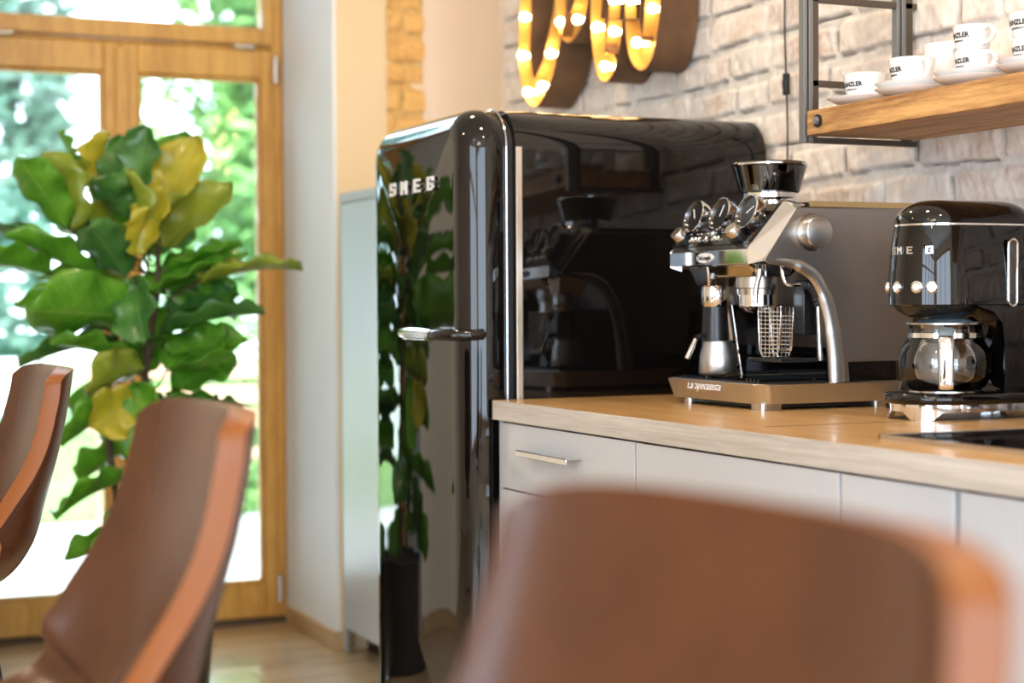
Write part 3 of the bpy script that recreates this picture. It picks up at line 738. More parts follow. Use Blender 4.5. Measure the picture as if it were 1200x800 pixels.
for y in (2.992, 2.978, 2.964, 2.937, 2.905, 2.890):
    f = L([(0, 0), (.0065, 0), (.0065, .003), (.005, .0045), (0, .0045)], n=20); f.transform(PM(ey(y), .020, .001) @ Matrix.Diagonal((1, 1.1, 1, 1))); obj('button', f, 'chrome', head, smooth=True)
for y, s_ in ((3.010, 'cup'), (2.985, 'a'), (2.97, 'b'), (2.945, 'c'), (2.915, 'd'), (2.89, 'e')):
    f = B(-.0035, .0035, -.0009, .0009, 0, .0006); f.transform(PM(ey(y), .036, .0016)); obj('panel_mark', f, 'print_white', head)
f = L([(0, 0), (.016, 0), (.0155, .0025), (0, .0025)], n=32); f.transform(frameM((ex(1.7262), ey(2.905), .2905), (0, -1, 0), (0, 0, 1)) @ Matrix.Diagonal((1.9, .62, 1, 1)))
bd = obj('badge', f, 'porcelain', head, smooth=True)
tx = text_bm("DeLonghi", .0125, .0005, .0002); tx.transform(frameM((ex(1.7233), ey(2.905), .2905), (0, -1, 0), (0, 0, 1))); obj('badge_lettering', tx, 'print_black', bd)
# side power knob
f = L([(.0, 0), (.036, 0), (.036, .005), (.032, .006), (0, .006)], n=48); f.transform(frameM((ex(1.848), YN, .335), (1, 0, 0), (0, 0, 1))); sk = obj('side_knob_plate', f, 'steel', t, smooth=True)
f = L([(0, .004), (.0285, .004), (.0300, .024), (.0285, .0285), (.0265, .0295), (0, .0290)], n=48); f.transform(frameM((ex(1.848), YN, .335), (1, 0, 0), (0, 0, 1))); obj('side_knob', f, 'brushed_steel', sk, smooth=True)
# hopper
hx, hy = ex(1.888), ey(2.925)
obj('hopper_collar', L([(.0, .378), (.058, .378), (.060, .405), (.054, .412), (.054, .425), (0, .425)], (hx, hy, 0), 48), 'chrome', t, smooth=True)
hb = obj('hopper', L([(.0, .421), (.056, .421), (.060, .424), (.074, .474), (.0715, .474), (.058, .427), (0, .4245)], (hx, hy, 0), 48), 'smoky_glass', t, smooth=True)
obj('hopper_lid', L([(0, .468), (.0700, .468), (.0700, .474), (.0750, .475), (.0750, .480), (.072, .483), (.045, .485), (.018, .485), (0, .485)], (hx, hy, 0), 48), 'gloss_black', hb, smooth=True)
obj('lid_rim', L([(.0745, .4745), (.0765, .4765), (.0760, .480), (.0735, .4805)], (hx, hy, 0), 48, close=True), 'chrome', hb, smooth=True)
obj('coffee_beans', L([(0, .428), (.050, .428), (.058, .445), (.04, .452), (0, .455)], (hx, hy, 0), 24), 'coffee_dark', hb, smooth=True)
# chrome funnels and outlet below the head
def frustum(x0, x1, ya, yb, z1, x0b, x1b, yab, ybb, z0):
    bm = bmesh.new(); loft(bm, [[(x0b, yab, z0), (x1b, yab, z0), (x1b, ybb, z0), (x0b, ybb, z0)], [(x0, ya, z1), (x1, ya, z1), (x1, yb, z1), (x0, yb, z1)]]); return bm
def EL(px, py, Y): p = aty(px, py, Y); return Vector((ex(p.x), ey(p.y), p.z - CT))
gz = EL(838, 348, 2.985); gh = EL(888, 345, 2.87)
obj('grinder_chute', frustum(gz.x - .036, gz.x + .05, ey(2.955), ey(3.03), .277, gz.x - .028, gz.x + .03, gz.y - .022, gz.y + .024, .235), 'chrome', t, bevel=.003)
obj('brew_head', frustum(gh.x - .075, gh.x + .04, ey(2.775), ey(2.945), .277, gh.x - .050, gh.x + .03, ey(2.80), ey(2.935), .252), 'chrome', t, bevel=.003)
obj('grinder_outlet', L([(0, .238), (.026, .238), (.0285, .233), (.0285, .198), (.026, .195), (0, .195)], (gz.x, gz.y, 0), 40), 'chrome', t, smooth=True, angle=40)
obj('tamper_housing', L([(0, .198), (.025, .198), (.0265, .16), (.028, .130), (.028, .125), (0, .125)], (gz.x, gz.y, 0), 32), 'satin_black', t, smooth=True)
lp = [EL(832, 392, 2.985), EL(822, 393, 2.985), EL(815, 396, 2.985)]
bm = bmesh.new(); tube(bm, spline(lp, 4), .0048, 10); lv = obj('tamper_lever', bm, 'black_plastic', t, smooth=True)
bm = bmesh.new(); tube(bm, spline([EL(815, 397, 2.985), EL(810, 409, 2.985), EL(805, 420, 2.985)], 4), [.0045] * 3 + [.0058] * 6, 12); obj('lever_grip', bm, 'steel', lv, smooth=True)
obj('group_head', L([(0, .252), (.043, .252), (.044, .232), (.041, .230), (.040, .218), (0, .218)], (gh.x, gh.y, 0), 40), 'steel', t, smooth=True, angle=40)
obj('portafilter', L([(0, .218), (.037, .218), (.037, .196), (.030, .188), (.012, .176), (0, .176)], (gh.x, gh.y, 0), 40), 'chrome', t, smooth=True, angle=40)
pa, pb = EL(857, 357, 2.935), EL(869, 441, 2.935)
obj('divider_plate', PR([(pb.x, .058), (pa.x, pa.z), (ex(1.93), pa.z), (ex(1.93), .058)], 'y', pa.y, pa.y + .004), 'gloss_black', t)
bm = bmesh.new(); tube(bm, [(pb.x, pb.y - .001, .058), (pa.x, pa.y - .001, pa.z)], .0020, 8); obj('plate_edge', bm, 'chrome', t)
bm = bmesh.new(); tube(bm, spline([EL(889, 305, 2.79), EL(890, 320, 2.79), EL(886, 338, 2.79), EL(885, 356, 2.79)], 5), [.0055] * 16, 12); obj('hot_water_spout', bm, 'chrome', t, smooth=True)
# wire rack (folded cup support)
bm = bmesh.new()
yc = ey(2.80); xr = EL(908, 380, 2.80).x - .012; hw = .040
op = [(-hw, .195), (hw * .9, .195), (hw, .185), (hw * .86, .112), (hw * .55, .098), (-hw * .55, .098), (-hw * .82, .112), (-hw, .185)]
for dx in (0, .028):
    tube(bm, [(xr + dx, yc + a, b) for a, b in op], .0016, 8, closed=True)
for k in range(11):
    z = .106 + k * .0078; h_ = hw * (.84 + .16 * k / 10) if k > 1 else hw * .7
    for dx in (0, .028): tube(bm, [(xr + dx, yc - h_, z), (xr + dx, yc + h_, z)], .0010, 6)
for k in range(5):
    y = yc - hw * .7 + k * hw * .35
    for dx in (0, .028): tube(bm, [(xr + dx, y, .1), (xr + dx, y, .195)], .0012, 6)
for a, b in op: tube(bm, [(xr, yc + a, b), (xr + .028, yc + a, b)], .0014, 6)
wr = obj('wire_rack', bm, 'chrome', t, smooth=True)
bm = bmesh.new(); prism(bm, [(xr - .012, .088), (xr + .11, .088), (xr + .11, .094), (xr - .012, .097)], 'y', yc - .055, yc + .06); obj('cup_shelf', bm, 'satin_black', t, bevel=.002)
# steam wand
bm = bmesh.new(); tube(bm, spline([(ex(1.80), ey(2.748), .272), (ex(1.803), ey(2.744), .245), (ex(1.815), ey(2.742), .236), (ex(1.84), ey(2.740), .2365)], 5), .0040, 10); sw = obj('steam_pipe', bm, 'chrome', t, smooth=True)
bm = bmesh.new(); pts = spline([(1.838, .2365), (1.858, .232), (1.870, .215), (1.876, .192)] and [(ex(1.838), ey(2.738), .2365), (ex(1.855), ey(2.736), .2335), (ex(1.866), ey(2.734), .218), (ex(1.871), ey(2.732), .195)], 7)
tube(bm, pts, [.0085 if i % 2 else .0068 for i in range(len(pts))], 14); obj('rubber_grip', bm, 'rubber', sw, smooth=True)
bm = bmesh.new(); tube(bm, [(ex(1.871), ey(2.732), .200), (ex(1.874), ey(2.731), .12), (ex(1.875), ey(2.731), .10), (ex(1.876), ey(2.731), .092)], [.0042, .0042, .0058, .005], 12); obj('steam_wand', bm, 'steel', sw, smooth=True)
obj('inner_column', B(ex(1.86), ex(1.90), ey(2.765), ey(2.80), .14, .245), 'satin_black', t, bevel=.003)
bm = PR([(ex(1.79), .0575), (ex(1.928), .0575), (ex(1.928), .085)], 'y', ey(2.935), ey(2.939)); obj('reflection_wedge', bm, 'brass', t)  # brass wedge standing in for the golden reflection of the counter
# ------------------------------------------------------------------ milk jug in the machine
t = empty('milk_jug', (aty(841, 420, 2.985).x, 2.985, CT + .0577)); tag(t, 'small stainless steel milk jug standing under the grinder of the espresso machine', 'jug')
obj('body', L([(0, 0), (.0370, 0), (.0385, .003), (.036, .04), (.0300, .062), (.0305, .068), (.0293, .0685), (.0285, .062), (.0345, .04), (.036, .004), (0, .003)], (0, 0, 0), 40), 'brushed_steel', t, smooth=True, angle=40)
bm = bmesh.new(); tube(bm, spline([(.006, -.030, .066), (.010, -.052, .064), (.016, -.062, .045), (.014, -.052, .02), (.010, -.036, .012)], 5), .0035, 10)
t_jug = t; obj('handle', bm, 'steel', t, smooth=True); t.rotation_euler.z = 1.2
# ------------------------------------------------------------------ drip coffee maker
cx0 = 1.900; cy0 = 2.414
t = empty('coffee_maker', (cx0, cy0, CT)); tag(t, 'glossy black retro drip coffee maker with glass carafe and chrome base', 'coffee maker')
R = .083
def stadium(x1, r, n=24, cxs=0.0):
    out = []
    for k in range(n + 1): a = -PI / 2 - PI * k / n; out.append((cxs + r * math.cos(a), r * math.sin(a)))
    for k in range(n + 1): a = PI / 2 - PI * k / n; out.append((x1 + r * math.cos(a), r * math.sin(a)))
    return out
XB = .118
def sring(z, ins, x1=XB, cx_=0): return [(x, y, z) for x, y in stadium(x1, R - ins, 24, cx_)]
bm = bmesh.new()
prof = [(.196, .003), (.198, .0), (.24, .0005), (.29, .004), (.325, .009), (.3335, .0105)]
loft(bm, [sring(z, i) for z, i in prof]); head = obj('brewing_head', bm, 'gloss_black', t, smooth=True, angle=50)
bm = bmesh.new(); loft(bm, [sring(.3335, .0095), sring(.3365, .0095)]); obj('chrome_band', bm, 'chrome', t, smooth=True)
bm = bmesh.new(); prof = [(.3365, .0105)]
for k in range(1, 11): a = PI / 2 * k / 10; prof.append((.3365 + .042 * math.sin(a), .0105 + .060 * (1 - math.cos(a)) ** 1.0))
loft(bm, [sring(z, i) for z, i in prof]); obj('lid', bm, 'gloss_black', t, smooth=True, angle=60)
bm = bmesh.new()   # rear column
col = [(.045 + .0, 0)]
def cring(z, x0, r=R - .004): return [(max(x, x0 - .02 * abs(y) / r), y, z) for x, y in stadium(XB, r, 24, 0)]
loft(bm, [cring(z, x0) for z, x0 in ((.045, .102), (.07, .103), (.13, .103), (.165, .098), (.185, .080), (.1965, .04))]); obj('column', bm, 'gloss_black', t, smooth=True, angle=50)
bm = bmesh.new(); loft(bm, [[(x, y, z) for x, y in stadium(.0, r, 24, 0)] for z, r in ((.196, .074), (.186, .066), (.176, .048))]); obj('drip_cone', bm, 'satin_black', t, smooth=True)
bm = bmesh.new(); loft(bm, [sring(.027, -.003, XB + .004, .0), sring(.030, -.006, XB + .004), sring(.042, -.006, XB + .004), sring(.0455, -.002, XB + .004)]); obj('base', bm, 'gloss_black', t, smooth=True, angle=50)
# chrome base plate with arched feet: an apron whose lower edge dips to the counter at each foot
bm = bmesh.new(); out = stadium(XB + .006, R + .003, 40, 0); n = len(out); per = [0]
for k in range(1, n): per.append(per[-1] + math.dist(out[k], out[k - 1]))
tot = per[-1] + math.dist(out[0], out[-1])
feet = [(-.075, -.052), (-.075, .052), (.175, -.06), (.175, .06)]
def drop(p):
    dmin = min(math.dist(p, f) for f in feet); s_ = max(0, min(1, (.040 - dmin) / .022)); s_ = s_ * s_ * (3 - 2 * s_); return .0145 * (1 - s_)
r0 = [bm.verts.new((x, y, .0275)) for x, y in out]; r1 = [bm.verts.new((x, y, drop((x, y)))) for x, y in out]
r2 = [bm.verts.new((x * .93 + .004, y * .93, drop((x, y)))) for x, y in out]; r3 = [bm.verts.new((x * .93 + .004, y * .93, .026)) for x, y in out]
for k in range(n):
    j = (k + 1) % n
    for a, b in ((r0, r1), (r1, r2), (r2, r3)): bm.faces.new((a[k], a[j], b[j], b[k]))
bm.faces.new(r0); obj('chrome_foot_plate', bm, 'chrome', t, smooth=True, angle=50)
obj('warming_plate', L([(0, .045), (.062, .045), (.062, .0485), (0, .0485)], (.017, 0, 0), 40), 'steel', t, smooth=True)
# letters and buttons wrapped on the front
def wrap_on(bm, ang, z, r=R, lift=.0):
    M = frameM((r * math.cos(ang) + lift * math.cos(ang), r * math.sin(ang), z), (-math.sin(ang), math.cos(ang), 0), (0, 0, 1)); bm.transform(M); return bm
def az(px):   # angle on the front cylinder met by the ray through image column px
    d0 = ray(px, 300); o2 = Vector((0 - cx0, 0 - cy0)); dd = Vector((d0.x, d0.y)).normalized(); b_ = o2.dot(dd); c_ = o2.dot(o2) - R * R; q = b_ * b_ - c_
    q = max(q, 0); p = o2 + dd * (-b_ - math.sqrt(q)); return math.atan2(p.y, p.x)
for ch, px in (('S', 1046), ('M', 1052.5), ('E', 1065), ('G', 1089)):
    f = block_letter(ch, .0125, .0125, .0012); wrap_on(f, az(px) , .291, R - .0035); lo_ = obj('logo_letter', f, 'chrome', head); lo_['label'] = 'chrome letter ' + ch
for px in (1038.5, 1052, 1074.5, 1092):
    a = az(px)
    f = L([(0, 0), (.0105, 0), (.0105, .003), (.0085, .0045), (.0075, .0035), (0, .0035)], n=28); wrap_on(f, a, .228, R - .001); bt = obj('button', f, 'chrome', head, smooth=True)
    f = L([(0, .003), (.006, .003), (.0055, .0052), (0, .0055)], n=20); wrap_on(f, a, .228, R - .001); obj('button_cap', f, 'porcelain', bt, smooth=True)
# water level window: tall rounded chrome frame on the near side
bm = bmesh.new(); pts = []
xa, wv, za, zb = .096, .0095, .205, .300
for k in range(13): a = PI * k / 12; pts.append((xa + wv * math.cos(a), -R - .0005, zb + wv * math.sin(a)))
for k in range(13): a = PI + PI * k / 12; pts.append((xa + wv * math.cos(a), -R - .0005, za + wv * math.sin(a)))
tube(bm, pts, .0022, 8, closed=True); wl = obj('water_gauge', bm, 'chrome', t, smooth=True)
bm = bmesh.new(); bm.faces.new([bm.verts.new((x, -R - .0012, z)) for x, y, z in pts[::-1]]); ext = bmesh.ops.extrude_face_region(bm, geom=bm.faces[:]); bmesh.ops.translate(bm, vec=(0, .002, 0), verts=[v for v in ext['geom'] if isinstance(v, bmesh.types.BMVert)])
obj('gauge_window', bm, 'smoky_glass', wl)
# carafe
t = empty('glass_carafe', (cx0 + .017, cy0 - .001, CT + .0485)); KC = 1.07; tag(t, 'clear glass coffee carafe with chrome handle under the brewing head of the coffee maker', 'carafe')
obj('glass_body', L([(0, 0), (.050, 0), (.064, .006), (.0725, .022), (.0745, .045), (.072, .066), (.063, .082), (.058, .087), (.058, .106), (.0605, .110),
                     (.059, .111), (.0565, .106), (.0565, .087), (.062, .080), (.0705, .065), (.073, .045), (.071, .023), (.063, .008), (.050, .002), (0, .002)], (0, 0, 0), 56), 'carafe_glass', t, smooth=True, angle=60)
obj('metal_band', L([(.0585, .0875), (.0600, .088), (.0600, .0960), (.0585, .0965)], (0, 0, 0), 56, close=True), 'chrome', t, smooth=True)
obj('rim_ring', L([(.058, .1095), (.0615, .110), (.0615, .1125), (.058, .113)], (0, 0, 0), 56, close=True), 'steel', t, smooth=True)
obj('lid', L([(0, .110), (.045, .110), (.05, .112), (.040, .117), (.020, .122), (.013, .126), (0, .1265)], (0, 0, 0), 40), 'blue_grey_plastic', t, smooth=True)
ha = math.atan2(-2.35, -1.62) - .05     # handle direction, towards the room
hd_ = Vector((math.cos(ha), math.sin(ha), 0)); hs = Vector((-hd_.y, hd_.x, 0))
def bar(profile, wd):   # profile: (radial distance, z), swept as a rounded flat bar
    bm = bmesh.new(); rings = []
    P = spline([(a, 0, b) for a, b in profile], 5)
    for i, p in enumerate(P):
        tn = (P[min(i + 1, len(P) - 1)] - P[max(i - 1, 0)]).normalized(); nn = Vector((-tn.z, 0, tn.x))
        rg = []
        for k in range(16):
            a = 2 * PI * k / 16; cw = math.copysign(abs(math.cos(a)) ** .6, math.cos(a)) * wd; cn = math.copysign(abs(math.sin(a)) ** .6, math.sin(a)) * .0050
            q = p + nn * cn; rg.append(hd_ * q.x + hs * cw + Vector((0, 0, q.z)))
        rings.append(rg)
    loft(bm, rings); return bm
obj('handle_arm', bar([(.058, .100), (.072, .101), (.088, .096), (.096, .080), (.097, .050), (.096, .022)], .0125), 'blue_grey_plastic', t, smooth=True)
obj('handle_grip', bar([(.090, .0895), (.1000, .086), (.1055, .070), (.1065, .045), (.1055, .014), (.1035, .0095)], .0115), 'chrome', t, smooth=True)
for ch in t.children: ch.scale = (KC, KC, 1.045)
# ------------------------------------------------------------------ kettle at the right edge
t = empty('kettle', (2.03, 2.125, CT)); tag(t, 'glossy black electric kettle with chrome base, cut off by the right edge of the photo', 'kettle')
obj('chrome_base', L([(0, .0), (.070, .0), (.078, .004), (.080, .022), (.076, .028), (0, .028)], (0, 0, 0), 48), 'chrome', t, smooth=True, angle=40)
obj('body', L([(0, .028), (.080, .028), (.082, .034), (.080, .06), (.072, .12), (.060, .165), (.052, .178), (0, .178)], (0, 0, 0), 48), 'gloss_black', t, smooth=True, angle=40)
obj('chrome_collar', L([(.0825, .030), (.0845, .033), (.0845, .038), (.0815, .042)], (0, 0, 0), 48, close=True), 'chrome', t, smooth=True)
obj('lid', L([(0, .178), (.053, .178), (.051, .186), (.03, .198), (.012, .202), (.012, .212), (.009, .217), (0, .218)], (0, 0, 0), 40), 'chrome', t, smooth=True, angle=40)
bm = bmesh.new(); tube(bm, spline([(.03, -.04, .175), (.06, -.07, .185), (.085, -.10, .15), (.083, -.10, .09), (.06, -.07, .06)], 6), .010, 12); obj('handle', bm, 'gloss_black', t, smooth=True)

# ------------------------------------------------------------------ wall shelf with metal bracket
SZ0, SZ1, SX0 = 1.4355, 1.4835, 1.893
t = empty('wall_shelf', (2.03, 2.80, SZ0)); tag(t, 'thick rustic oak shelf on a brown metal frame on the brick wall', 'shelf')
bm = bmesh.new(); nseg = 60; ys = [-2.0 + 2.0 * k / nseg for k in range(nseg + 1)]; rng = random.Random(4)
rings = []
for y in ys:
    j = [rng.uniform(-.0008, .0008) for _ in range(4)]
    rings.append([(SX0 - 2.03 + j[0], y, 0 + j[1]), (2.153 - 2.03, y, 0), (2.153 - 2.03, y, SZ1 - SZ0), (SX0 - 2.03 + j[2], y, SZ1 - SZ0)])
loft(bm, rings); obj('board', bm, 'shelf_wood', t, bevel=.0015)
# bracket: U-channel uprights, front at shelf edge, rear at wall, rails between
yb0, yb1 = .004, .022
bm = bmesh.new()
xf0 = SX0 - 2.03 - .004
box(bm, xf0, xf0 + .008, yb0, yb1, -.012, 1.0); box(bm, xf0 + .008, xf0 + .012, yb0 + .008, yb1, -.012, 1.0); box(bm, xf0 + .012, xf0 + .022, yb0, yb1, -.012, 1.0)
xr0 = .080
fru = obj('front_upright', bm, 'bracket_light', t, bevel=.001)
obj('groove', B(xf0 + .0082, xf0 + .0118, yb0 + .004, yb0 + .008, -.012, 1.0), 'print_black', fru)
obj('inner_bar', B(xf0 + .022, xf0 + .036, yb0 + .002, yb1, .0, 1.0), 'bracket_metal', fru, bevel=.001)
bm = bmesh.new(); box(bm, xr0, xr0 + .008, yb0, yb1, .05, 1.0); box(bm, xr0 + .008, xr0 + .012, yb0 + .008, yb1, .05, 1.0); box(bm, xr0 + .012, xr0 + .022, yb0, yb1, .05, 1.0)
rru = obj('rear_upright', bm, 'bracket_light', t, bevel=.001)
obj('groove', B(xr0 + .0082, xr0 + .0118, yb0 + .004, yb0 + .008, .05, 1.0), 'print_black', rru)
obj('inner_bar', B(xr0 + .022, xr0 + .040, yb0 + .002, yb1, .0, 1.0), 'bracket_metal', rru, bevel=.001)
for z in (-.012, .098, .262):
    zz = (-.012, -.001) if z < 0 else (z, z + .012)
    obj('rail', B(xf0 + .02, .131, yb0 + .002, yb1, *zz), 'bracket_metal', t, bevel=.001)
zz = (-.012, -.001)
f = L([(0, 0), (.0125, 0), (.0125, .003), (0, .003)], n=28); f.transform(frameM((SX0 - 2.03 - .0015, -.040, .025), (0, -1, 0), (0, 0, 1))); wa = obj('washer', f, 'print_black', t, smooth=True)
f = L([(0, .002), (.0085, .002), (.0085, .007), (.007, .009), (0, .009)], n=6); f.transform(frameM((SX0 - 2.03 - .0015, -.040, .025), (0, -1, 0), (0, 0, 1))); obj('bolt', f, 'bracket_light', wa, bevel=.0008)
wa.scale = (1, 1, 1)

# ------------------------------------------------------------------ cups and saucers on the shelf
def saucer_bm(r=.072):
    k = r / .072
    return L([(0, .003), (.030 * k, .003), (.032 * k, 0), (.036 * k, 0), (.037 * k, .004), (.058 * k, .009), (.0715 * k, .0165), (.072 * k, .0180), (.0705 * k, .0185), (.056 * k, .012), (.030 * k, .0065), (0, .0062)], n=56)
def wrap_text(bm, r, dz_per=0):
    for v in bm.verts:
        a = v.co.x / r(v.co.y); rr = r(v.co.y) + .0002 + v.co.z; v.co = Vector((rr * math.cos(a), rr * math.sin(a), v.co.y))
    return bm
def make_cup(name, H, Rt, Rb, label, hang, tang, loc, text=True):
    """hang / tang: directions of handle and print"""
    t = empty(name, loc)
    def rad(z): s_ = max(0, min(1, z / H)); return Rb + (Rt - Rb) * (s_ ** .55)
    prof = [(0, .004), (Rb * .7, .004), (Rb * .72, 0), (Rb * .82, 0)] + [(rad(H * k / 12), max(.002, H * k / 12)) for k in range(0, 13)]
    prof += [(Rt - .0012, H + .0008)] + [(rad(H * k / 12) - .0032, max(.006, H * k / 12)) for k in range(12, -1, -1)] + [(0, .006)]
    obj('bowl', L(prof, n=56), 'porcelain', t, smooth=True, angle=50)
    hv = Vector((math.cos(hang), math.sin(hang), 0)); sv = Vector((-hv.y, hv.x, 0))
    pts = spline([hv * (rad(H * .84) - .003) + Vector((0, 0, H * .84)), hv * (Rt + .012) + Vector((0, 0, H * .90)), hv * (Rt + .023) + Vector((0, 0, H * .68)), hv * (Rt + .016) + Vector((0, 0, H * .40)), hv * (rad(H * .2) - .002) + Vector((0, 0, H * .26))], 6)
    bm = bmesh.new(); rings = []
    for i, p in enumerate(pts):
        tn = (pts[min(i + 1, len(pts) - 1)] - pts[max(i - 1, 0)]).normalized(); nn = tn.cross(sv)
        rings.append([p + sv * math.cos(2 * PI * k / 12) * .0056 + nn * math.sin(2 * PI * k / 12) * .0036 for k in range(12)])
    loft(bm, rings); obj('handle', bm, 'porcelain', t, smooth=True, angle=70)
    if text:
        tb = text_bm('KANZLER', .0115, .0002, .0005); zc = H * .62
        for v in tb.verts: v.co.y += zc
        wrap_text(tb, rad); bm2 = text_bm('KAFFEEHAUS', .0045, .0002, .0001)
        for v in bm2.verts: v.co.y += zc - .0095
        wrap_text(bm2, rad)
        me = bpy.data.meshes.new('x'); bm2.to_mesh(me); tb.from_mesh(me); bm2.free(); bpy.data.meshes.remove(me)
        tb.transform(Matrix.Rotation(tang, 4, 'Z')); obj('print', tb, 'print_black', t)
    if label: tag(t, label, 'cup', 'white cups on the shelf')
    return t
def put_saucer(x, y, z, label):
    o = obj('saucer', saucer_bm(), 'porcelain', smooth=True, angle=50); o.location = (x, y, z); tag(o, label, 'saucer', 'white saucers on the shelf'); return o
Z = SZ1 + .0006
TA = PI + .38     # print turned towards the room (-X, slightly to the camera)
HB = -PI / 2 + .1
def rot(px): return 0
put_saucer(1.968, 2.715, Z, 'single white saucer under the leftmost low cup, nearest the bolt end of the shelf')
c1 = make_cup('coffee_cup', .056, .0425, .027, 'low white cup with black lettering at the left end of the shelf, on one saucer', .35, PI + .16, (1.968, 2.715, Z + .0068))
put_saucer(1.965, 2.560, Z, 'lower white saucer of the pair under the single wide cup')
put_saucer(1.965, 2.560, Z + .0095, 'upper white saucer of the pair under the single wide cup')
make_cup('coffee_cup', .056, .0425, .027, 'single wide white cup on two stacked saucers, its handle turned towards the viewer', -PI / 2 - .20, PI - .22, (1.965, 2.568, Z + .0167))
make_cup('coffee_cup', .114, .040, .032, 'taller white mug standing behind the cups, next to the rear bracket upright', -PI / 2 - .20, PI - .45, (2.085, 2.625, Z), True)
put_saucer(1.965, 2.390, Z, 'lower white saucer under the left stack of two cups')
put_saucer(1.965, 2.390, Z + .0095, 'upper white saucer under the left stack of two cups')
make_cup('espresso_cup', .046, .0330, .025, 'lower white cup of the left stack of two', -PI / 2 + .02, PI - .14, (1.965, 2.395, Z + .0167))
make_cup('espresso_cup', .046, .0340, .025, 'upper white cup of the left stack of two', -PI / 2 - .02, PI - .10, (1.965, 2.398, Z + .0610))
put_saucer(1.965, 2.225, Z, 'lower white saucer under the stack of two cups at the right edge')
put_saucer(1.965, 2.225, Z + .0095, 'upper white saucer under the stack of two cups at the right edge')
make_cup('espresso_cup', .046, .0350, .026, 'lower white cup of the stack at the right edge of the photo', -PI / 2 + .12, PI - .1, (1.965, 2.245, Z + .0167))
make_cup('espresso_cup', .046, .0370, .026, 'upper white cup of the stack at the right edge of the photo', -PI / 2 + .15, PI + .08, (1.965, 2.250, Z + .0610))
make_cup('espresso_cup', .046, .0330, .025, 'white cup half hidden between and behind the two stacks of cups', 0, TA + .2, (2.085, 2.435, Z))

# ------------------------------------------------------------------ hanging cable with inline switch
P = [atx(922, -160, 2.150), atx(921, -60, 2.150), atx(919.5, 20, 2.150), atx(921, 85, 2.150), atx(922, 112, 2.150), atx(923, 160, 2.150), atx(922.5, 230, 2.150), atx(925, 330, 2.150), atx(940, 420, 2.150)]
t = tag(obj('power_cable', T_(spline(P, 6), .0022, 8), 'cable', smooth=True), 'thin black cable hanging down the brick wall behind the espresso machine', 'cable')
a, b = P[3], P[4]
bm = bmesh.new(); dirv = (b - a).normalized(); M = frameM((a + b) / 2, (0, -1, 0), -dirv); h = (b - a).length / 2
box(bm, -.0075, .0075, -h * .95, h * .95, -.006, .007); bm.transform(M); obj('inline_switch', bm, 'black_plastic', t, bevel=.003)
bm = B(-.004, .004, -.009, .009, .0, .0095); bm.transform(M); obj('rocker', bm, 'cable', t, bevel=.001)

# ------------------------------------------------------------------ marquee letters with bulbs
XS0, XS1 = 2.050, 2.156
def strokes_to_sign(name, strokes, bulbs, label, wd=.040, group='lit marquee letters on the brick wall'):
    """strokes: centre lines in pixels of the photo, carried onto the face plane of the sign"""
    lines = [spline([atx(px, py, XS0) for px, py in s_], 8) for s_ in strokes]
    c0 = sum((l[0] for l in lines), Vector()) / len(lines); base = Vector((XS1, c0.y, 1.75))
    t = empty(name, base); tag(t, label, 'sign', group)
    for ln in lines:
        pts = [Vector((p.y - base.y, p.z - base.z)) for p in ln]
        Lf, Rt_ = [], []
        for i, p in enumerate(pts):
            tn = (pts[min(i + 1, len(pts) - 1)] - pts[max(i - 1, 0)]).normalized(); nn = Vector((-tn.y, tn.x))
            Lf.append((p, nn))
        outl = lambda k: [p + n_ * k for p, n_ in Lf] + [p - n_ * k for p, n_ in Lf[::-1]]
        bm = bmesh.new(); o1 = outl(wd); o2 = outl(wd - .003); n = len(o1)
        def V(q, x): return bm.verts.new((x - base.x, q.x, q.y))
        A = [V(q, XS0) for q in o1]; Bk = [V(q, XS1) for q in o1]; Ci = [V(q, XS0) for q in o2]
        for k in range(n):
            j = (k + 1) % n
            bm.faces.new((A[k], A[j], Bk[j], Bk[k])); bm.faces.new((A[k], Ci[k], Ci[j], A[j]))
        m = len(pts)
        for k in range(m - 1): bm.faces.new((Bk[k], Bk[k + 1], Bk[n - 2 - k], Bk[n - 1 - k]))
        rt = obj('letter_case', bm, 'rust_brown', t)
        bm = bmesh.new(); xi = XS0 + .032
        Ci = [V(q, XS0 + .0002) for q in o2]; Di = [V(q, xi) for q in o2]
        for k in range(n): j = (k + 1) % n; bm.faces.new((Ci[k], Ci[j], Di[j], Di[k]))
        for k in range(m - 1): bm.faces.new((Di[k], Di[k + 1], Di[n - 2 - k], Di[n - 1 - k]))
        obj('letter_channel', bm, 'sign_gold', rt)
    for px, py in bulbs:
        p = atx(px, py, XS0 + .008); q = p - base
        s_ = L([(0, -.022), (.0075, -.022), (.0075, -.008), (.0105, -.002), (.0130, .006), (.0120, .013), (.007, .0180), (0, .0195)], n=20)
        s_.transform(frameM(q, (0, 1, 0), (0, 0, 1)) @ Matrix.Rotation(PI, 4, 'X')) if False else s_.transform(Matrix.Translation(q) @ Matrix.Rotation(-PI / 2, 4, 'Y'))
        obj('bulb', s_, 'bulb_glow', t, smooth=True)
    return t
strokes_to_sign('marquee_letter', [
    [(640, -190), (624, -120), (618, -60), (616, 0), (615, 38), (614, 65), (617, 90), (621, 104), (627, 109), (633, 100), (641, 82), (647, 57), (652, 33), (656, 8), (659, -40), (662, -120)],
    [(658, -90), (657, -30), (657.5, 0), (660, 22), (666, 33), (673, 26), (679, 12), (682, -10), (684, -60), (684, -130)]],
    [(617, 20), (614.5, 65), (621, 108), (637.5, 101), (647.5, 63), (659, 26), (679, 23), (617, -30), (661, -30), (684, -30), (622, -80)],
    'leftmost lit marquee letter, bottom loop reaching down to the fridge top')
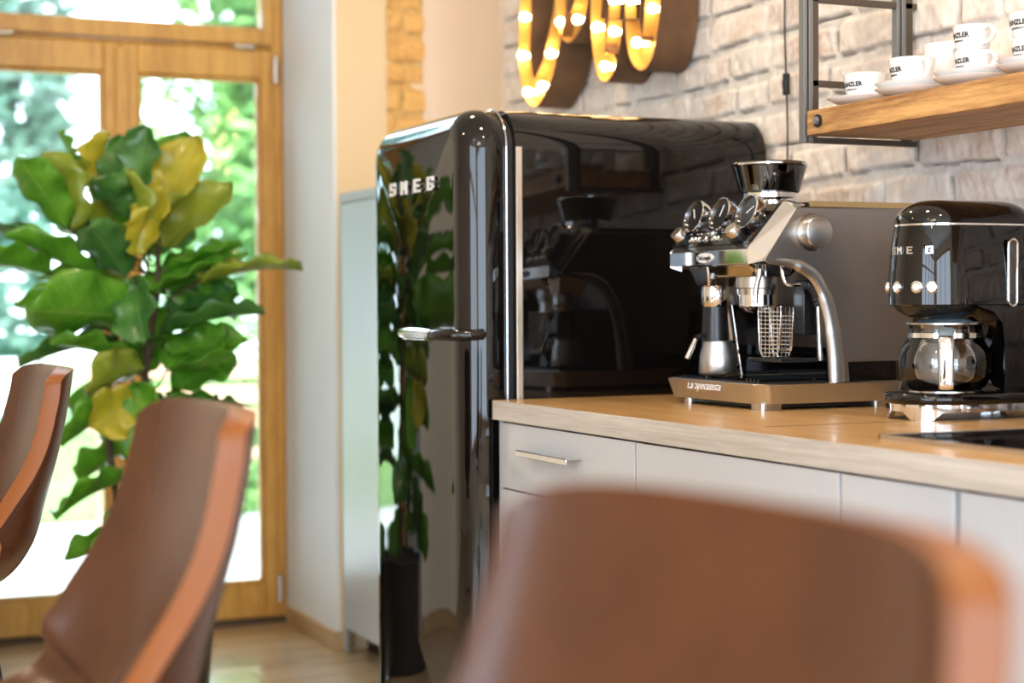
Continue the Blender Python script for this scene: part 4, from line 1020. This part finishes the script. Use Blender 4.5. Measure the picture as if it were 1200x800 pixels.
strokes_to_sign('marquee_letter', [
    [(708, -150), (702, -60), (700, 0), (701, 38), (703, 60), (707, 76), (711, 77), (716, 63), (720, 38), (722, 8), (726, -30), (728, -100)],
    [(744, -120), (742, -30), (741, 10), (742, 38), (746, 58), (753, 64), (759, 52), (763, 25), (765, 0), (768, -60), (770, -130)],
    [(705, 4), (722, 5), (740, 4), (755, 3)]],
    [(702, 32), (722, 37), (711.5, 78), (722, 0), (742, 0), (749, 50), (767, 10), (703, -30), (768, -40), (742, -50)],
    'right-hand lit marquee letter with two rounded bottom loops on the brick wall')

# ------------------------------------------------------------------ fiddle leaf fig
PX, PY = 1.045, 4.75
t = empty('fiddle_leaf_fig', (PX, PY, .365)); plant = t
tag(t, 'tall fiddle leaf fig with large glossy leaves in a black pot before the glass door', 'plant')
pt = empty('plant_pot', (PX, PY, 0)); tag(pt, 'round matt black plant pot holding the fiddle leaf fig', 'pot')
obj('pot_body', L([(0, 0), (.13, 0), (.145, .012), (.168, .35), (.174, .365), (.170, .372), (.158, .365), (.156, .32), (0, .32)], (0, 0, 0), 48), 'pot_black', pt, smooth=True, angle=40)
obj('soil', L([(0, .362), (.156, .353), (.156, .335), (0, .335)], (0, 0, 0), 32), 'soil', pt, smooth=True)
stemP = [(0, 0, 0), (.02, 0, .25), (-.02, .02, .5), (.015, 0, .80), (0.02, .01, 1.05)]
obj('stem', T_(spline(stemP, 5), [.016 - .0005 * i for i in range(21)], 10), 'bark', t, smooth=True)
obj('stem', T_(spline([(-.06, .03, 0), (-.11, .03, .3), (-.14, .04, .68), (-.16, .05, .98)], 5), .010, 8), 'bark', t, smooth=True)
def leaf(base, tip, wd, m, roll=0, curl=.12, seed=0, wave=.012):
    rng = random.Random(seed); base = Vector(base); tip = Vector(tip); ax = tip - base; Ln = ax.length; ax.normalize()
    up = Vector((0, 0, 1)); sd = ax.cross(up)
    sd = sd.normalized() if sd.length > .15 else ax.cross(Vector((0, 1, 0))).normalized()
    nn = sd.cross(ax); q = Matrix.Rotation(roll, 3, ax); sd = q @ sd; nn = q @ nn
    bm = bmesh.new(); uvl = bm.loops.layers.uv.new('UVMap'); nl, nw = 18, 8; G = []; ph = rng.uniform(0, 6)
    for i in range(nl + 1):
        s_ = i / nl; wv = (math.sin(PI * min(1, s_ ** .78)) ** .62) * (.62 + .48 * s_) * (1 - .22 * math.exp(-((s_ - .38) / .12) ** 2)) if 0 < s_ < 1 else .02
        row = []
        for j in range(-nw // 2, nw // 2 + 1):
            u = j / (nw / 2); x = u * wv * wd / 2
            zz = abs(u) ** 1.5 * wd * .16 * (1 if s_ < .9 else .6) - curl * Ln * (s_ - .35) ** 2 * 1.2 + wave * math.sin(s_ * 17 + ph + (2 if u > 0 else 0)) * abs(u) ** 2
            row.append((bm.verts.new(base + ax * (s_ * Ln) + sd * x + nn * zz), (u, s_)))
        G.append(row)
    for i in range(nl):
        for j in range(nw):
            q4 = [G[i][j], G[i + 1][j], G[i + 1][j + 1], G[i][j + 1]]
            f = bm.faces.new([a for a, _ in q4])
            for lp, (_, uv) in zip(f.loops, q4): lp[uvl].uv = uv
    o = obj('leaf', bm, m, plant, smooth=True, angle=180)
    so = o.modifiers.new('t', 'SOLIDIFY'); so.thickness = .0012; so.offset = 0
    return o
def stalk(a, b):
    a = Vector(a); b = Vector(b); m_ = (a + b) / 2 + Vector((0, 0, -.012)); obj('petiole', T_(spline([a, m_, b], 4), .0028, 6), 'leaf_green' if False else 'bark', plant, smooth=True)
org = Vector((PX, PY, .365))
# (base px, base py, depth offset, tip px, tip py, depth offset, width, material, roll, curl)
LV = [
 (84, 272, -.05, 52, 178, -.02, .19, 'leaf_olive', .9, .1), (80, 268, -.06, 22, 182, -.16, .13, 'leaf_green', .5, .12),
 (92, 262, .02, 100, 188, .05, .20, 'leaf_olive', -1.1, .1),
 (95, 215, .1, 70, 153, .12, .10, 'leaf_green', .2, .1), (112, 225, .08, 122, 153, .08, .15, 'leaf_yellow', .9, .2),
 (150, 250, .05, 142, 158, .1, .15, 'leaf_dark', -.4, .1), (160, 232, -.04, 172, 147, -.03, .14, 'leaf_dark', .5, .05),
 (182, 262, -.02, 232, 158, .0, .16, 'leaf_yellow', .8, .1), (195, 240, .04, 215, 152, .08, .15, 'leaf_green', .5, .15),
 (165, 290, -.08, 152, 198, -.12, .15, 'leaf_olive', -.6, .15), (168, 300, -.12, 190, 212, -.15, .13, 'leaf_yellow', 1.2, .12),
 (158, 300, -.10, 168, 240, -.16, .10, 'leaf_yellow', .4, .3), (172, 285, -.05, 212, 225, -.1, .12, 'leaf_olive', .1, .2),
 (188, 292, .0, 272, 212, .02, .15, 'leaf_olive', .7, .1), (150, 255, -.08, 112, 205, -.16, .12, 'leaf_dark', .3, .2),
 (168, 350, -.02, 262, 298, -.10, .20, 'leaf_green', .35, .2), (232, 330, -.1, 352, 304, -.16, .17, 'leaf_olive', .1, .22),
 (190, 390, -.02, 308, 358, -.10, .16, 'leaf_dark', -.2, .18), (165, 372, -.06, 34, 362, -.20, .24, 'leaf_green', .9, .05),
 (150, 325, -.05, 105, 262, -.2, .15, 'leaf_dark', .5, .1), (120, 335, .02, 8, 268, -.05, .16, 'leaf_green', .3, .15),
 (100, 325, .05, -15, 255, .05, .18, 'leaf_dark', -.2, .2), (60, 320, .0, -45, 300, -.1, .16, 'leaf_green', .4, .2),
 (155, 350, .08, 45, 318, .15, .17, 'leaf_green', -.3, .2), (180, 345, .06, 235, 310, .15, .15, 'leaf_green', 1.0, .1),
 (195, 435, -.02, 268, 388, -.04, .19, 'leaf_green', .6, .08), (150, 425, -.05, 60, 395, -.08, .16, 'leaf_green', .2, .2),
 (160, 400, .05, 90, 372, .1, .16, 'leaf_dark', .4, .2), (170, 430, -.05, 100, 452, -.15, .17, 'leaf_olive', 1.0, .15),
 (140, 400, .05, 20, 420, .1, .17, 'leaf_dark', .2, .2), (155, 470, -.05, 105, 500, -.12, .16, 'leaf_yellow', -1.3, .1),
 (160, 330, -.1, 165, 400, -.22, .16, 'leaf_dark', .8, .2), (175, 400, .1, 225, 430, .15, .15, 'leaf_green', .5, .2),
 (160, 450, -.05, 185, 545, -.16, .18, 'leaf_green', .9, .1), (150, 470, .0, 70, 520, -.05, .19, 'leaf_green', .6, .1),
 (165, 480, .05, 250, 500, .1, .17, 'leaf_dark', .4, .2), (150, 560, 0, 60, 600, -.1, .18, 'leaf_green', .5, .2), (160, 560, -.05, 235, 600, -.1, .18, 'leaf_dark', .7, .2),
 (155, 600, -.05, 110, 690, -.12, .18, 'leaf_green', .9, .1), (150, 540, .1, 100, 470, .15, .16, 'leaf_green', .9, .1), (158, 620, .05, 215, 680, .1, .17, 'leaf_green', .9, .1),
 (150, 580, -.02, 140, 650, -.18, .17, 'leaf_dark', 1.1, .1), (160, 520, .1, 90, 560, .2, .17, 'leaf_green', .3, .2), (160, 640, 0, 75, 650, .05, .16, 'leaf_green', .6, .2),
 (150, 300, .06, 118, 232, .1, .18, 'leaf_green', .8, .1), (170, 300, .08, 222, 262, .12, .17, 'leaf_green', .7, .15), (150, 370, .08, 98, 330, .12, .18, 'leaf_olive', .9, .1),
 (165, 400, .03, 232, 368, -.02, .18, 'leaf_green', .6, .15), (130, 300, .1, 50, 240, .16, .18, 'leaf_green', .7, .1), (110, 380, .02, 18, 350, .0, .18, 'leaf_green', .5, .2),
 (150, 440, .06, 190, 380, .1, .17, 'leaf_green', .9, .1), (150, 500, .08, 75, 470, .12, .18, 'leaf_green', .8, .1), (120, 285, .04, 138, 210, .12, .17, 'leaf_olive', .8, .1)]
for i, (bx_, by_, bo, tx_, ty_, to, wd, m, roll, curl) in enumerate(LV):
    b = aty(bx_, by_, PY + bo) - org; tp = aty(tx_, ty_, PY + to) - org
    leaf(b, tp, wd * 1.18, m, roll, curl, i)
    zz = min(max(b.z - .05, .05), 1.03); stalk((0.0, 0.0, zz), b)
# leaves on the side of the crown turned to the fridge
rng = random.Random(21)
for i in range(16):
    a = rng.uniform(-.9, .9); z = rng.uniform(.12, 1.0); r0_ = .06; b = Vector((r0_ * math.cos(a), r0_ * math.sin(a) + .05, z)); el = rng.uniform(-.3, .5)
    ln = rng.uniform(.20, .27); tp = b + Vector((math.cos(a) * math.cos(el), math.sin(a) * math.cos(el) + .4, math.sin(el))).normalized() * ln
    if tp.x > .27 and z > .55: tp.x = .24
    leaf(b, tp, rng.uniform(.14, .18), rng.choice(['leaf_green', 'leaf_dark', 'leaf_green']), rng.uniform(-.5, .9), .15, 100 + i)

# ------------------------------------------------------------------ leather bucket chairs
def make_chair(loc, rz, label):
    t = empty('leather_chair', loc, rz); tag(t, label, 'chair', 'brown leather bucket chairs in a row')
    # profile of the centre line (x, z): seat front to top of back; the chair faces -X
    prof = [(-.43, .635), (-.36, .650), (-.24, .637), (-.12, .632), (-.045, .648), (.000, .700), (.020, .775), (.041, .86), (.058, .94), (.068, 1.0)]
    C_ = spline([(x, 0, z) for x, z in prof], 4); n = len(C_); nu = 20
    def pt(i, u):
        s_ = i / (n - 1); p = C_[i]; tn = (C_[min(i + 1, n - 1)] - C_[max(i - 1, 0)]).normalized(); nn = Vector((-tn.z, 0, tn.x))   # towards the sitter
        # half width along the profile
        hw = .225 + .020 * math.sin(PI * min(1, s_ * 1.15)) - .012 * max(0, (s_ - .70) / .30) ** 1.5
        cup = .022 + .065 * math.exp(-((s_ - .54) / .17) ** 2)
        k = 1 if i < n * .5 else 1
        v = abs(u)
        y = math.copysign(hw * (v - .10 * v ** 4), u)
        return p + Vector((0, y, 0)) + nn * (cup * v ** 2.4) + Vector((-1, 0, 0)) * (.020 * v ** 2.5 * max(0, s_ - .45) / .55)
    def top(i, u):
        s_ = i / (n - 1); p = pt(i, u)
        if s_ > .86: p.z -= (.022 * abs(u) ** 6 + .004 * abs(u) ** 2) * (s_ - .86) / .14
        if s_ < .12: p.x += .05 * abs(u) ** 4 * (1 - s_ / .12)
        return p
    bm = bmesh.new(); G = [[bm.verts.new(top(i, -1 + 2 * j / nu)) for j in range(nu + 1)] for i in range(n)]
    for i in range(n - 1):
        for j in range(nu): bm.faces.new((G[i][j], G[i + 1][j], G[i + 1][j + 1], G[i][j + 1]))
    sh = obj('shell', bm, ['leather', 'leather', 'leather_edge'], t, smooth=True, angle=180)
    so = sh.modifiers.new('thick', 'SOLIDIFY'); so.thickness = .029; so.offset = -1; so.material_offset_rim = 2; so.use_quality_normals = True
    bv = sh.modifiers.new('bevel', 'BEVEL'); bv.width = .012; bv.segments = 3; bv.limit_method = 'ANGLE'; bv.angle_limit = math.radians(50)
    # seam piping and stitch line
    bm = bmesh.new(); tube(bm, [top(int(n * .46), -1 + 2 * j / 24) + Vector((-.002, 0, .002)) for j in range(25)], .0018, 6); obj('seam', bm, 'leather', sh)
    for sx, sy in ((-1, -1), (-1, 1), (1, -1), (1, 1)):
        a = (-.19 + sx * .12, sy * .12, .580); b = (-.19 + sx * .21, sy * .20, 0)
        obj('leg', T_([a, b], .011, 10), 'satin_black', t, smooth=True)
    fx, fy = .178, .170
    obj('footrest', T_([(-.19 - fx, -fy, .25), (-.19 + fx, -fy, .25), (-.19 + fx, fy, .25), (-.19 - fx, fy, .25)], .009, 8, closed=True), 'satin_black', t, smooth=True)
    obj('seat_plate', B(-.33, -.05, -.14, .14, .568, .588), 'satin_black', t, bevel=.003)
    return t
CH = make_chair((.432, .79, .008), 0.12, 'brown leather bucket chair nearest the viewer, very blurred across the lower right')
for loc, rz, lab in (((.405, 1.86, .008), 0.0, 'brown leather bucket chair in the middle of the row at the lower left'),
                     ((.445, 3.17, .008), .0, 'brown leather bucket chair furthest away at the left edge')):
    c = dup(CH, loc, rz); c['label'] = lab

# ------------------------------------------------------------------ warm pendant cluster over the dining side (mirrored in the fridge corner and coffee maker)
t = empty('pendant_lamp', (.35, 1.0, 2.94)); tag(t, 'cluster of seven bare warm bulbs hanging from the ceiling, mirrored in the black appliances', 'lamp')
obj('ceiling_plate', L([(0, 0), (.12, 0), (.12, -.02), (0, -.02)], n=32), 'satin_black', t)
rng = random.Random(2)
for k in range(7):
    a = k * 2 * PI / 6; r = .0 if k == 6 else .22; x, y, z = r * math.cos(a), r * math.sin(a), -.75 + rng.uniform(-.08, .08)
    obj('cord', T_([(x * .3, y * .3, -.02), (x, y, -.25), (x, y, z + .06)], .003, 6), 'cable', t)
    bl = obj('bulb', L([(0, .06), (.014, .055), (.016, .03), (.035, .0), (.036, -.02), (.025, -.042), (0, -.05)], (x, y, z), 20), 'lamp_glow', t, smooth=True)
# ceiling downlights over the kitchen run
for i, (x, y) in enumerate(((1.35, 1.2), (1.35, 2.5), (1.35, 3.9), (-.8, 1.0), (-.8, 3.6))):
    t = empty('ceiling_light', (x, y, 2.95)); tag(t, ['round recessed ceiling light over the near end of the worktop', 'round recessed ceiling light over the espresso machine', 'round recessed ceiling light before the fridge', 'round recessed ceiling light over the middle of the room', 'round recessed ceiling light near the far wall'][i], 'lamp', 'recessed ceiling lights')
    obj('trim_ring', L([(.07, 0), (.09, 0), (.09, -.006), (.07, -.008)], n=32, close=True), 'chrome', t, smooth=True)
    obj('diffuser', L([(0, -.003), (.07, -.003), (.07, 0), (0, 0)], n=32), 'lamp_glow', t)
    l = light('lamp_light', 'AREA', (0, 0, -.012), 5, (1, .76, .50), .14, direction=(0, 0, -1)); l.parent = t
